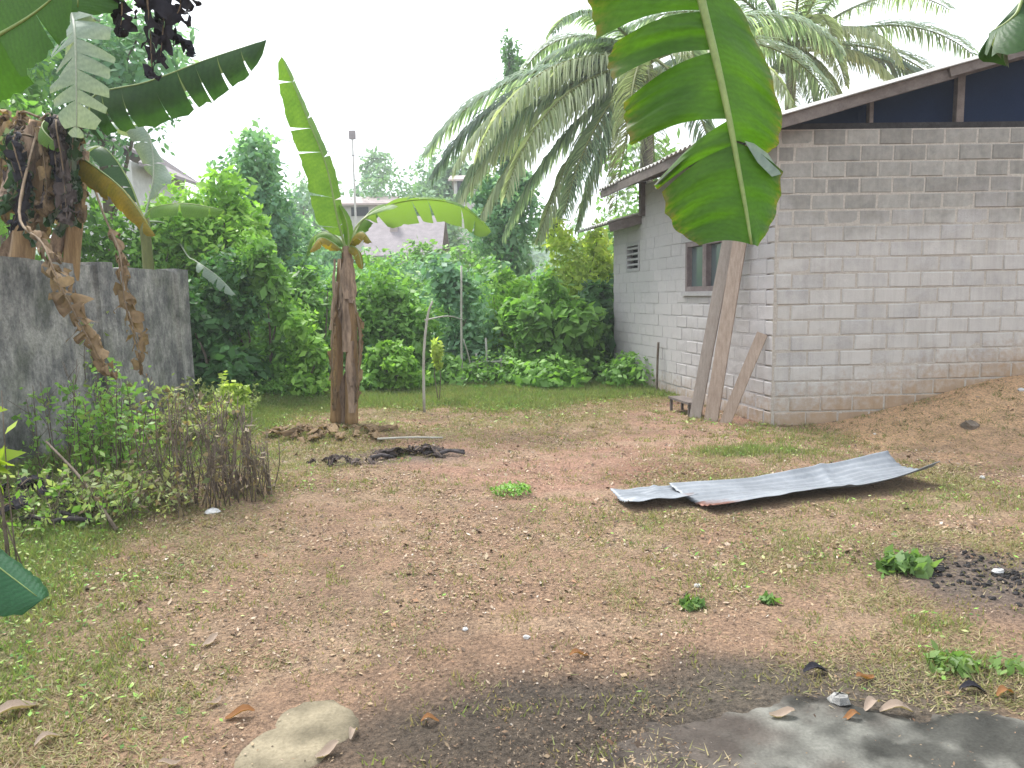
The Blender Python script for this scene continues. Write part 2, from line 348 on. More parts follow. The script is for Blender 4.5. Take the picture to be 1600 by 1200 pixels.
def mat_zinc():
    t = NT('zinc_sheet'); v = t.coord('Object'); a = t.noise(v, 2.5, 5); b = t.noise(v, 30, 4); r = t.noise(v, 3.1, 6, 0.7, 0.5)
    c = t.ramp(a, [(0.3, (0.15, 0.163, 0.18)), (0.7, (0.245, 0.262, 0.285))]); c = t.mix(0.25, c, t.ramp(b, [(0.3, (0.6,) * 3), (0.7, (1.3,) * 3)]), 'MULTIPLY')
    at = t.new('ShaderNodeAttribute'); at.attribute_name = 'Col'; sx = t.new('ShaderNodeSeparateColor'); t.link(at.outputs['Color'], sx.inputs[0])
    rr = t.math('ADD', sx.outputs[0], t.math('MULTIPLY', t.math('SUBTRACT', r, 0.5), 0.9))
    c = t.mix(t.ramp(rr, [(0.38, (0,) * 3), (0.62, (1,) * 3)]), c, t.mix(b, (0.07, 0.03, 0.022), (0.19, 0.075, 0.045)))
    return t.done(t.principled(c, 0.55, 0.4, 0.25, t.bump(b, 0.15, 0.004)))
M['zinc'] = mat_zinc()

# ------------------------------------------------------------------ the ground
def spaced(core, outer):
    lo, hi, st = core; c = list(np.arange(lo, hi + 1e-6, st)); d = st; x = hi; up = []
    while x < outer[1]: d *= 1.35; x += d; up.append(x)
    d = st; x = lo; dn = []
    while x > outer[0]: d *= 1.35; x -= d; dn.append(x)
    return np.array(dn[::-1] + c + up)
gx = spaced((-6.5, 7.5, 0.055), (-330, 330)); gy = spaced((1.4, 17.0, 0.055), (-40, 330))
GX, GY = np.meshgrid(gx, gy); gxf, gyf = GX.ravel(), GY.ravel()
ASH = G(1560, 905); ORG = P(1600, 630, 9.0)
def green_mask(x, y):                                # where grass grows, 0..1
    n = fbm(x, y, 1.1, 3, 21); n2 = fbm(x, y, 0.35, 3, 27)
    g = (0.26 * sstep(0.40, 0.62, n) + 0.10 * sstep(0.45, 0.65, n2)) * (.55 + .45 * np.maximum(sstep(.2, 2.2, x), sstep(-1.0, -2.2, x)))
    g = np.maximum(g, 0.95 * sstep(-1.9 - 0.10 * (y - 5), -3.0 - 0.1 * (y - 5), x + (n - 0.5) * 1.6))          # under the left wall
    g = np.maximum(g, 0.9 * sstep(10.2, 11.6, y + (n - 0.5) * 2.6 - 0.22 * np.maximum(0, x)))                  # the far lawn
    for (u, v, rx, ry, s) in ((1160, 708, 0.62, 0.24, 0.9), (800, 770, 0.16, 0.16, 0.7), (1400, 890, 0.28, 0.16, 0.55), (860, 800, 0.4, 0.3, 0.45), (930, 820, 0.6, 0.5, 0.4),
                              (1490, 1040, 0.22, 0.16, 0.6), (1080, 945, 0.12, 0.1, 0.6), (1325, 880, 0.25, 0.2, 0.5), (1470, 975, 0.2, 0.14, 0.5), (560, 765, 0.9, 0.28, 0.4),
                              (150, 1150, 0.6, 0.45, 0.5), (170, 930, 0.9, 0.7, 0.55), (1330, 770, 1.4, 0.7, 0.35), (60, 1080, 0.6, 0.7, 0.5)):
        p = G(u, v); g = np.maximum(g, s * blob(x, y, p[0], p[1], rx, ry))
    bare = np.maximum(blob(x, y, -0.9, 5.0, 1.5, 1.6, 0.6), np.maximum(blob(x, y, 0.2, 7.8, 1.5, 1.7, 0.6), blob(x, y, -0.3, 3.0, 1.2, 1.0, 0.6))); g = g * (1 - 0.9 * bare)
    a = (x - HC[0]) * FX[0] + (y - HC[1]) * FX[1]; nn = (x - HC[0]) * NF[0] + (y - HC[1]) * NF[1]
    g = g * (1 - 0.9 * sstep(0.1, 0.8, a) * (1 - sstep(0.6, 1.3, nn)))
    g = g * (1 - blob(x, y, ASH[0], ASH[1], 0.7, 0.6)) * sstep(2.3, 3.0, y)
    return np.clip(g, 0, 1)
def ground_col(x, y):
    n = fbm(x, y, 1.6, 3, 31); n2 = fbm(x, y, 0.3, 3, 37); e = np.ones(np.shape(x) + (1,))
    def mx(c, col, m): return c * (1 - m[..., None]) + np.array(col) * m[..., None]
    c = e * np.array((0.335, 0.222, 0.155))
    c = mx(c, (0.395, 0.24, 0.18), sstep(0.4, 0.65, n) * sstep(4, 6.5, y) * 0.9)
    c = mx(c, (0.40, 0.29, 0.205), sstep(0.5, 0.7, n2) * 0.6)
    c = mx(c, (0.22, 0.148, 0.105), 0.5 * sstep(0.52, 0.72, fbm(x, y, 0.55, 4, 39)))
    c = mx(c, (0.24, 0.21, 0.11), green_mask(x, y) * 0.8)
    c = mx(c, (0.17, 0.205, 0.085), sstep(0.5, 1.0, green_mask(x, y)) * 0.8)
    a = (x - HC[0]) * FX[0] + (y - HC[1]) * FX[1]; nn = (x - HC[0]) * NF[0] + (y - HC[1]) * NF[1]
    c = mx(c, (0.66, 0.43, 0.26), sstep(0.0, 0.9, a) * (1 - sstep(0.9, 2.3, nn + (n2 - 0.5))) * 0.95)
    c = mx(c, (0.27, 0.15, 0.11), 0.7 * blob(x, y, *G(1060, 745)[:2], 0.9, 0.45))
    c = mx(c, (0.25, 0.14, 0.10), 0.7 * blob(x, y, *G(1030, 632)[:2], 0.6, 0.3))
    c = mx(c, (0.13, 0.11, 0.10), 0.85 * blob(x, y, ASH[0], ASH[1], 0.62, 0.5))
    c = mx(c, (0.17, 0.14, 0.125), 0.8 * blob(x, y, *G(600, 715)[:2], 0.95, 0.42))
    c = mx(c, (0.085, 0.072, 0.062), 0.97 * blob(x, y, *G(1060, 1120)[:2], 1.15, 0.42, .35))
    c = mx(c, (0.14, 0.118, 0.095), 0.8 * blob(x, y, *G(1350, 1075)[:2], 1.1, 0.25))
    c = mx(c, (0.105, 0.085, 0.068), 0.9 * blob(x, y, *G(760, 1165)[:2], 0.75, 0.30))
    return c
gz = ground_z(gxf, gyf); gz = np.where(gyf > 40, gz - 0.0, gz)
nx, ny = len(gx), len(gy); idx = np.arange(nx * ny).reshape(ny, nx)
GF = np.stack([idx[:-1, :-1], idx[:-1, 1:], idx[1:, 1:], idx[1:, :-1]], -1).reshape(-1, 4)
tag(obj('ground', np.stack([gxf, gyf, gz], 1), GF, M['earth'], col=ground_col(gxf, gyf), smooth=True), kind='structure')

# low hills far off, seen only as green behind the trees
hx = np.linspace(-260, 260, 90); hy = np.linspace(110, 330, 40); HX, HY = np.meshgrid(hx, hy)
hz = 15 * sstep(110, 200, HY) * (0.6 + 0.8 * fbm(HX, HY, 70, 3, 5)) * (1 - 0.5 * sstep(0, 120, HX)) - 0.6 * (1 - sstep(110, 120, HY))
hi = np.arange(HX.size).reshape(HX.shape); HF = np.stack([hi[:-1, :-1], hi[:-1, 1:], hi[1:, 1:], hi[1:, :-1]], -1).reshape(-1, 4)
hc = np.tile(np.array((0.06, 0.11, 0.05)), (HX.size, 1)) * (0.6 + 0.8 * fbm(HX.ravel(), HY.ravel(), 6, 3, 8))[:, None]
tag(obj('hills', np.stack([HX.ravel(), HY.ravel(), hz.ravel()], 1), HF, M['rock'], col=hc, smooth=True), kind='structure')

# ------------------------------------------------------------------ the block house
house = empty('block_house', HC, 'single storey house of grey cement blocks under a corrugated roof with an open navy gable', 'house')
RT = 0.182; BW = 0.385; WTOP = 19 * RT
def hp(a, n, z): return HC + FX * a + NF * n + UZ * z          # front wall coordinates
def sp(s, n, z): return HC + SX * s + NS * n + UZ * z          # side wall coordinates
brng = random.Random(4)
def block_mesh(name, w, h, d, mat, seed):                       # a worn block: chamfered front edges, dented corners
    r = random.Random(seed); j = lambda k: r.uniform(-k, k)
    c = 0.012; V = []
    for (xx, zz) in ((-w / 2, 0), (w / 2, 0), (w / 2, h), (-w / 2, h)): V.append((xx, d, zz))
    for (sx_, sz_) in ((-1, 0), (1, 0), (1, 1), (-1, 1)): V.append((sx_ * w / 2, 0.010 + abs(j(.004)), sz_ * h))
    for (sx_, sz_) in ((-1, 0), (1, 0), (1, 1), (-1, 1)):
        V.append((sx_ * (w / 2 - c + j(.006)), j(.003), (c + j(.004)) if sz_ == 0 else (h - c + j(.004))))
    V.append((j(w * .2), -0.002 + j(.003), h / 2 + j(.03)))
    F = [(0, 1, 5, 4), (1, 2, 6, 5), (2, 3, 7, 6), (3, 0, 4, 7)] + [(4, 5, 9, 8), (5, 6, 10, 9), (6, 7, 11, 10), (7, 4, 8, 11)] + [(8, 9, 12), (9, 10, 12), (10, 11, 12), (11, 8, 12)]
    return make_mesh(name, V, F, mat)
BM = {}
def get_block(w, mk):
    k = (round(w, 2), mk, brng.randrange(3))
    if k not in BM: BM[k] = block_mesh('block', w, RT - 0.011, 0.09, M[mk], len(BM))
    return BM[k]
def course_spans(L0, L1, row):                                  # running bond between L0 and L1
    off = 0.0 if row % 2 == 0 else -BW / 2; x = L0 + off; out = []
    while x < L1 - 0.03:
        a, b = max(x, L0), min(x + BW, L1)
        if b - a > 0.05: out.append((a, b))
        x += BW
    return out
cand = []
for r in range(19):
    for (a, b) in course_spans(0.012 if r % 2 else 0.03, 7.4, r):
        cand.append(('f', r, a, b))
WIN = (1.22, 2.55, 1.64, 2.36); VENT = (4.55, 5.25, 2.02, 2.52); SL, SREAR = 4.3, 6.0
for r in range(19):
    zc = (r + .5) * RT; L = SREAR if zc < 2.98 else SL
    segs = [(0.0, L)]
    for h in (WIN, VENT):
        if h[2] - .03 < zc < h[3] + .03:
            segs = [q for s_ in segs for q in ((s_[0], min(s_[1], h[0])), (max(s_[0], h[1]), s_[1])) if q[1] - q[0] > 0.06]
    for (p, q) in segs:
        for (a, b) in course_spans(p, q, r + 1): cand.append(('s', r, a, b))
def seen(c):
    if c[0] == 'f': return c[2] < 3.25
    return True
def dist(c):
    if c[0] == 'f': return 0 + c[2] * 0.01
    return 1 + c[2]
cand.sort(key=lambda c: (not seen(c), dist(c)))
mbw = MB(); mbs = MB()
# mortar cores
CW = 0.16
mbw.obox(hp(3.7, -0.0065 - CW / 2, WTOP / 2 - 0.2), FX, NF, UZ, 3.7, CW / 2, WTOP / 2 + 0.2)
fwall = mbw.build('wall', M['mortar'], house)
def slab(s0, s1, z0, z1): mbs.obox(sp((s0 + s1) / 2, -0.005 - CW / 2, (z0 + z1) / 2), SX, NS, UZ, (s1 - s0) / 2, CW / 2, (z1 - z0) / 2)
slab(0.19, WIN[0], -.4, WTOP - .02); slab(WIN[0], WIN[1], -.4, WIN[2]); slab(WIN[0], WIN[1], WIN[3], WTOP - .02); slab(WIN[1], SL, -.4, WTOP - .02)
slab(SL, VENT[0], -.4, 3.0); slab(VENT[0], VENT[1], -.4, VENT[2]); slab(VENT[0], VENT[1], VENT[3], 3.0); slab(VENT[1], SREAR, -.4, 3.0)
swall = mbs.build('wall', M['mortar_side'], house)
rotf = math.atan2(FX[1], FX[0]); rots = math.atan2(-SX[1], -SX[0])
rest = {'f': MB(), 's': MB()}
for i, c in enumerate(cand):
    w = c[3] - c[2] - 0.012; mid = (c[2] + c[3]) / 2; z = c[1] * RT + 0.006
    mk = 'block' if c[0] == 'f' else 'block_side'
    jit = brng.uniform(-.006, .006)
    p = hp(mid, jit, z) if c[0] == 'f' else sp(mid, jit * .6, z)
    if i < 298:
        o = bpy.data.objects.new('block', get_block(w, mk)); par = fwall if c[0] == 'f' else swall
        p = p - HC; o.location = [float(k) for k in p]; o.rotation_euler = (0, 0, rotf if c[0] == 'f' else rots); link(o, par)
    else:
        ax, n_ = (FX, NF) if c[0] == 'f' else (SX, NS)
        rest[c[0]].obox(p + UZ * (RT / 2 - .006) - n_ * .045, ax, n_, UZ, w / 2, .045, RT / 2 - .006)
tag(rest['f'].build('blockwork', M['block'], fwall), kind='stuff'); tag(rest['s'].build('blockwork', M['block_side'], swall), kind='stuff')
# right and back walls, never seen square on
m = MB(); m.obox(hp(7.3, -3.2, WTOP / 2 - .2), SX, NS, UZ, 3.05, .08, WTOP / 2 + .2); m.build('wall', M['block'].copy(), house)
m = MB(); q0 = sp(SREAR - .1, -0.2, 0); m.obox(q0 + FX * 3.6 + UZ * 1.3, FX, NF, UZ, 3.4, .08, 1.7); m.build('wall', M['block'].copy(), house)
m = MB(); q0 = sp(SL - .08, -0.2, 0); m.obox(q0 + FX * 3.6 + UZ * 3.3, FX, NF, UZ, 3.5, .07, .35); m.build('wall', M['block_bare'].copy(), house)
# window
win = None; m = MB(); fo = 0.012; fw = 0.07
def wbox(m, s0, s1, z0, z1, n0, n1): m.obox(sp((s0 + s1) / 2, (n0 + n1) / 2, (z0 + z1) / 2), SX, NS, UZ, (s1 - s0) / 2, (n1 - n0) / 2, (z1 - z0) / 2)
wbox(m, WIN[0], WIN[1], WIN[2], WIN[2] + fw, -.10, fo); wbox(m, WIN[0], WIN[1], WIN[3] - fw, WIN[3], -.10, fo)
wbox(m, WIN[0], WIN[0] + fw, WIN[2] + fw, WIN[3] - fw, -.10, fo); wbox(m, WIN[1] - fw, WIN[1], WIN[2] + fw, WIN[3] - fw, -.10, fo)
mc = (WIN[0] + WIN[1]) / 2; wbox(m, mc - .06, mc + .06, WIN[2] + fw, WIN[3] - fw, -.10, fo + .004)
win = m.build('window', M['winframe'], house)
for (a, b) in ((WIN[0] + fw, mc - .06), (mc + .06, WIN[1] - fw)):
    m = MB(); wbox(m, a + .002, b - .002, WIN[2] + fw, WIN[3] - fw, -.075, -.062); m.build('pane', M['glass'], win)
m = MB(); wbox(m, WIN[0] - .08, WIN[1] + .08, WIN[2] - .065, WIN[2] - .003, -.05, .045); m.build('window_sill', M['vent'], win)
m = MB(); wbox(m, WIN[0] - .16, WIN[1] + .16, WIN[3] + .003, WIN[3] + .13, -.05, .016); m.build('lintel', M['vent'], win)
# cast vent
m = MB(); wbox(m, VENT[0], VENT[1], VENT[2], VENT[2] + .05, -.1, .012); wbox(m, VENT[0], VENT[1], VENT[3] - .05, VENT[3], -.1, .012)
wbox(m, VENT[0], VENT[0] + .06, VENT[2] + .05, VENT[3] - .05, -.1, .012); wbox(m, VENT[1] - .06, VENT[1], VENT[2] + .05, VENT[3] - .05, -.1, .012)
vent = m.build('vent_grille', M['vent'], house)
m = MB(); wbox(m, VENT[0] + .061, VENT[1] - .061, VENT[2] + .05, VENT[3] - .05, -.13, -.11); m.build('vent_shade_sheet', M['dark'], vent)  # black sheet stands in for the unlit space behind the slats
for k in range(4):
    m = MB(); z = VENT[2] + .10 + k * .095; wbox(m, VENT[0] + .061, VENT[1] - .061, z, z + .035, -.09, .004); m.build('slat', M['vent'], vent)
# roof
A0 = -0.66; RP = 0.265
ZE = 3.40; NV = 0.34
def roofz(a): return ZE + RP * (a - A0)
def corr(name, s0, s1, a0, a1, zf, par, mat, org, amp=.022, per=.146, na=7):
    ss = np.arange(s0, s1 + .001, per / 4); aa = np.linspace(a0, a1, na); V = []
    for i, s_ in enumerate(ss):
        for a in aa:
            V.append(org + SX * s_ + FX * a + UZ * (zf(a) + amp * math.sin(2 * math.pi * s_ / per) + .004 * math.sin(s_ * 3 + a * 2)))
    n = len(aa); F = [(i * n + j, i * n + j + 1, (i + 1) * n + j + 1, (i + 1) * n + j) for i in range(len(ss) - 1) for j in range(n - 1)]
    o = obj(name, V, F, mat, par, smooth=True); md = o.modifiers.new('thick', 'SOLIDIFY'); md.thickness = .008; md.offset = 0; return o
RIDGE = 3.75
roofz2 = lambda a: roofz(RIDGE) - RP * (a - RIDGE)
for k in range(5):     # sheets overlapped side by side along the eave
    s0 = -NV + k * 1.012; corr('roof_sheet', s0, s0 + 1.04, A0 - brng.uniform(0, .05), RIDGE, lambda a, k=k: roofz(a) + .03 + (.009 if k % 2 else 0), house, M['sheet_roof'], HC)
corr('roof_sheet', -NV, SL + .4, RIDGE, 8.1, lambda a: roofz2(a) + .03, house, M['sheet_roof'], HC)
# timber under the sheets
for (a0, a1, n, dz, hgt) in ((A0 + .03, .62, NV - .06, -.075, .13), (.60, 1.86, NV - .09, -.072, .12), (1.80, 3.75, NV - .05, -.06, .10)):
    p, q = hp(a0, n, roofz(a0) + dz), hp(a1, n, roofz(a1) + dz); MB().bar(p, q, .03, hgt).build('barge_board', M['timber'], house)
MB().bar(sp(-NV, 0.0, 0) + FX * (A0 + .02) * 1 + UZ * (ZE - .055), sp(SL + .35, 0, 0) + FX * (A0 + .02) + UZ * (ZE - .055), .03, .12).build('fascia_board', M['timber'], house)
for s_ in np.arange(0.05, SL, .85):
    a0, a1 = A0 + .06, 3.6; MB().bar(sp(s_, 0, 0) + FX * a0 + UZ * (roofz(a0) - .055), sp(s_, 0, 0) + FX * a1 + UZ * (roofz(a1) - .055), .05, .1).build('rafter', M['timber'], house)
MB().obox(hp(3.6, -.09, WTOP + .035), FX, NF, UZ, 3.6, .07, .035).build('wall_plate', M['dark'], house)
for (u, w) in ((1347, .045), (1479, .085)):
    a = (u - 1208) / 127.0 * 1.0; MB().obox(hp(a, -.06, (WTOP + .07 + roofz(a)) / 2), FX, NF, UZ, w / 2, .04, (roofz(a) - WTOP - .07) / 2).build('gable_post', M['timber'], house)
V = []; n_a = 60
for j in range(8):
    for i in range(n_a):
        a = .02 + 7.2 * i / (n_a - 1); zt = (roofz(a) if a < RIDGE else roofz2(a)) - .02; z = WTOP - .02 + (zt - WTOP + .02) * j / 7
        V.append(hp(a, -.20 + .02 * math.sin(a * 5 + z * 3) + .012 * math.sin(a * 13 - z * 9), z))
obj('tarpaulin', V, [(j * n_a + i, j * n_a + i + 1, (j + 1) * n_a + i + 1, (j + 1) * n_a + i) for j in range(7) for i in range(n_a - 1)], M['tarp'], house, smooth=True)
# lower roof over the rear room
RZ0 = P(960, 349, 13.55)[2]; lean = lambda a: RZ0 + .25 * (a + .60)
corr('lean_roof_sheet', SL + .12, SREAR + .35, -.60, 1.2, lean, house, M['sheet_roof'], HC, na=4)
m = MB(); p, q = sp(SL + .16, 0, 0) - FX * .56 + UZ * (lean(-.56) - .10), sp(SL + .16, 0, 0) + FX * .6 + UZ * (lean(.6) - .10); m.bar(p, q, .04, .15); m.build('lean_roof_rafter', M['timber'], house)
m = MB(); m.obox(sp(SL + .03, .03, 3.3), SX, NS, UZ, .05, .05, .36); m.build('corner_post', M['timber'], house)

# ------------------------------------------------------------------ planks and things along the side wall
def plank(p, q, w, t, mat, label, cat='plank', name='plank', face=None):
    m = MB(); p, q = np.asarray(p, float), np.asarray(q, float); d = nrm(q - p); a = nrm(np.cross(d, face if face is not None else np.array((-.55, -.83, 0)))); b = np.cross(a, d)
    n = 7; V = []
    for i in range(n):
        f = i / (n - 1); c = p + (q - p) * f + b * .012 * math.sin(f * math.pi)
        for (i1, j1) in ((-1, -1), (1, -1), (1, 1), (-1, 1)): V.append(c + a * i1 * w / 2 + b * j1 * t / 2)
    F = [(i * 4 + k, i * 4 + (k + 1) % 4, i * 4 + 4 + (k + 1) % 4, i * 4 + 4 + k) for i in range(n - 1) for k in range(4)] + [(3, 2, 1, 0), (n * 4 - 4, n * 4 - 3, n * 4 - 2, n * 4 - 1)]
    return tag(obj(name, V, F, mat, None, origin=p), label, cat, 'planks leaning on the house')
def leanpt(u, v, y): return P(u, v, y)
plank(sp(.84, .60, .0), sp(.90, .05, 2.75), .15, .03, M['plank_grey'], 'longest weathered plank leaning on the side wall, hardest against the window')
plank(sp(.58, .50, .0), sp(.62, .06, 2.65), .17, .035, M['plank'], 'broad pale sawn plank leaning beside the window, middle of three')
plank(sp(.36, .42, .0), sp(.16, .05, 1.12), .13, .03, M['plank'], 'short plank leaning near the corner of the block house')
bench_c = sp(1.25, .55, 0)
bn = empty('low_bench', bench_c, 'small dark low bench at the foot of the leaning planks', 'bench')
MB().obox(bench_c + UZ * .19, SX, NS, UZ, .34, .11, .016).build('seat', M['timber'], bn)
for s_ in (-.3, .3):
    for n_ in (-.08, .08): MB().obox(bench_c + SX * s_ + NS * n_ + UZ * .086, SX, NS, UZ, .016, .016, .087).build('leg', M['timber'], bn)
def stick(ctrl, r0, r1, mat, label, cat='stick', name='stick', group=None, n=9):
    pts = curve_pts(ctrl, n); rr = np.linspace(r0, r1, n); m = MB(); m.tube(pts, rr, 7)
    return tag(obj(name, m.V, m.F, mat, None, origin=np.asarray(ctrl[0], float), smooth=True), label, cat, group)
stick([P(968, 603, 14.2), P(982, 560, 14.5), P(999, 500, 14.6)], .028, .02, M['stick'], 'dark stick leaning against the far end of the side wall')
stick([sp(3.45, .10, -.02), sp(3.46, .09, .45), sp(3.47, .07, .83)], .02, .02, M['stick'], 'short thin upright pipe standing before the limewashed wall', 'pipe', 'pipe')

# ------------------------------------------------------------------ left boundary wall
bw = empty('boundary_wall', (-4.55, 10.6, 0), 'long dark weathered concrete wall stained black and mossy', 'wall')
E1 = P(268, 640, 10.8); WX = -4.72; WH = 2.06
def wall_seg(y0, y1, x0, x1, h, th, name, rough=.015):
    ny_, nz_ = max(2, int((y1 - y0) / .12)), int(h / .12); V = []; F = []
    for side in (0, 1):
        for i in range(ny_ + 1):
            for k in range(nz_ + 1):
                y = y0 + (y1 - y0) * i / ny_; z = -.3 + (h + .3) * k / nz_; x = x0 + (x1 - x0) * i / ny_
                top = (float(fbm(y, 1, .8, 3, 44)) - .5) * .10 * (k == nz_)
                V.append((x - (th if side else 0) + (float(fbm(y, z, .5, 3, 41 + side)) - .5) * rough * 2, y, z + top))
    s = (ny_ + 1) * (nz_ + 1); a = lambda sd, i, k: sd * s + i * (nz_ + 1) + k
    for i in range(ny_):
        for k in range(nz_):
            F.append((a(0, i, k), a(0, i + 1, k), a(0, i + 1, k + 1), a(0, i, k + 1))); F.append((a(1, i, k), a(1, i, k + 1), a(1, i + 1, k + 1), a(1, i + 1, k)))
        F.append((a(0, i, nz_), a(0, i + 1, nz_), a(1, i + 1, nz_), a(1, i, nz_)))
    for k in range(nz_): F.append((a(0, 0, k), a(0, 0, k + 1), a(1, 0, k + 1), a(1, 0, k))); F.append((a(0, ny_, k), a(1, ny_, k), a(1, ny_, k + 1), a(0, ny_, k + 1)))
    return obj(name, V, F, M['oldwall'], bw, smooth=False)
wall_seg(3.2, 8.62, WX + .10, WX + .06, WH + .0, .16, 'wall_panel'); wall_seg(8.95, 10.75, WX + .06, WX + .02, WH - .03, .16, 'wall_panel')
wall_seg(8.62, 8.95, WX + .11, WX + .11, WH + .03, .26, 'wall_pier', .01); wall_seg(10.75, 11.1, WX + .07, WX + .07, WH + .02, .28, 'wall_pier', .01)

# ------------------------------------------------------------------ plants: builders
def leaf_cloud(seed, clumps, n, size, pal, up=0.55, aspect=0.5, inner=0.45, droop=0.2, fold=0.25):
    r = np.random.default_rng(seed); cl = np.asarray(clumps, float); w = (cl[:, 3] * cl[:, 4] + cl[:, 4] * cl[:, 5] + cl[:, 3] * cl[:, 5]); w = w / w.sum()
    k = r.choice(len(cl), n, p=w); d = nrm(r.normal(size=(n, 3))); rad = inner + (1 - inner) * r.random(n) ** 0.6
    lump = 1 + .22 * np.sin(d[:, 0] * 7 + k) * np.sin(d[:, 1] * 6 + 2 * k) + .12 * np.sin(d[:, 2] * 11 + 3 * k)
    c = cl[k, :3] + d * cl[k, 3:6] * (rad * lump)[:, None]
    ok = c[:, 2] > ground_z(c[:, 0], c[:, 1]) + 0.02; c = c[ok]; d = d[ok]; k = k[ok]; n = len(c)
    nv = nrm(d * .55 + np.array((0, 0, up)) + r.normal(size=(n, 3)) * .55)
    t = nrm(np.cross(nv, r.normal(size=(n, 3)))); t = nrm(t + d * .35 - np.array((0, 0, droop))); b = nrm(np.cross(nv, t)); nv = np.cross(t, b)
    L = size * (0.55 + 0.9 * r.random(n)) * (.65 + .8 * r.random(len(cl)))[k]; W = L * aspect * (.8 + .4 * r.random(n)); L = L[:, None]; W = W[:, None]
    V = np.stack([c - t * L * .5, c + b * W * .5 - nv * W * fold * .5, c + t * L * .5 - nv * L * .12, c - b * W * .5 - nv * W * fold * .5], 1).reshape(-1, 3)
    i = np.arange(n)[:, None] * 4; F = np.concatenate([i + np.array((0, 1, 2)), i + np.array((0, 2, 3))], 0)
    pal = np.asarray(pal, float); f = r.random(n); ck = r.random(len(cl))[k]; f = np.clip(.55 * f + .45 * ck + r.normal(size=n) * .08, 0, .999) * (len(pal) - 1)
    j = f.astype(int); fr = (f - j)[:, None]; cc = pal[j] * (1 - fr) + pal[np.minimum(j + 1, len(pal) - 1)] * fr
    cc = cc * (.8 + .4 * r.random(n))[:, None]
    return V, F, np.repeat(cc, 4, 0)
def clumps_in(seed, c, rx, ry, rz, n, k=.38):               # lobes spread through an ellipsoid
    r = np.random.default_rng(seed); out = []
    for i in range(n):
        d = nrm(r.normal(size=3)) * r.random() ** .4 * .8; s = k * (.65 + .7 * r.random())
        out.append((c[0] + d[0] * rx, c[1] + d[1] * ry, c[2] + d[2] * rz, rx * s, ry * s, rz * s * .9))
    return out
GREENS = dict(
    mid=[(0.086, 0.187, 0.0467), (0.173, 0.332, 0.0744), (0.268, 0.471, 0.106)], bright=[(0.141, 0.272, 0.0522), (0.25, 0.45, 0.0784), (0.376, 0.578, 0.122)],
    dark=[(0.0344, 0.098, 0.0339), (0.067, 0.167, 0.0529), (0.114, 0.256, 0.0849)], blue=[(0.114, 0.235, 0.149), (0.191, 0.353, 0.203), (0.305, 0.489, 0.277)],
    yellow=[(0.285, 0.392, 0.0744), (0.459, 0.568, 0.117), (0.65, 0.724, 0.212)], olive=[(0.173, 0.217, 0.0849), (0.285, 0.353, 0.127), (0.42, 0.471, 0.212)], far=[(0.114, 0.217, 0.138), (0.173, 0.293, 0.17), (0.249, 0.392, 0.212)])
def shrub(name, label, cat, base, rx, ry, h, pal, n, size, seed, nclump=12, stems=5, group=None, aspect=.5, mat='leaf', low=.0, trunk_r=.03, lean=(0, 0), barkm='bark'):
    base = np.array(base, float); base[2] = float(ground_z(base[0], base[1])) if base[2] == 0 else base[2]
    t = empty(name, base, label, cat, group)
    cz = h * (.5 + low / 2); cl = clumps_in(seed, base + np.array((lean[0], lean[1], cz)), rx, ry, h * (.5 - low / 2), nclump)
    if cat == 'shrub' and low < .2:
        q = random.Random(seed + 5)
        for k in range(6): cl.append((base[0] + rx * q.uniform(-.75, .75), base[1] + ry * q.uniform(-.6, .6), base[2] + h * .16, rx * .42, ry * .42, h * .2))
    V, F, c = leaf_cloud(seed, cl, n, size, GREENS[pal] if isinstance(pal, str) else pal, aspect=aspect)
    obj('foliage' if cat != 'tree' else 'crown', V, F, M[mat], t, col=c)
    r = random.Random(seed); m = MB()
    if cat == 'tree':
        top = base + np.array((lean[0] * .6, lean[1] * .6, cz)); tp = curve_pts([base - UZ * .15, base + (top - base) * .5 + np.array((r.uniform(-.1, .1), 0, 0)), top], 7)
        m.tube(tp, np.linspace(trunk_r, trunk_r * .45, 7), 8)
        for q in cl[:9]:
            q = np.array(q[:3]); s0 = tp[3 + r.randrange(3)]; m.tube(curve_pts([s0, (s0 + q) / 2 + UZ * .1 * h * .2, q], 5), np.linspace(trunk_r * .4, trunk_r * .1, 5), 5)
        m.build('trunk', M[barkm], t, smooth=True)
    else:
        for k in range(stems):
            q = np.array(cl[k % len(cl)][:3]); s0 = base + np.array((r.uniform(-.3, .3) * rx, r.uniform(-.3, .3) * ry, -.1))
            m.tube(curve_pts([s0, (s0 + q) / 2 + np.array((r.uniform(-.1, .1), 0, .1)), q], 5), np.linspace(trunk_r, trunk_r * .3, 5), 5)
        m.build('stems', M[barkm], t, smooth=True)
    return t

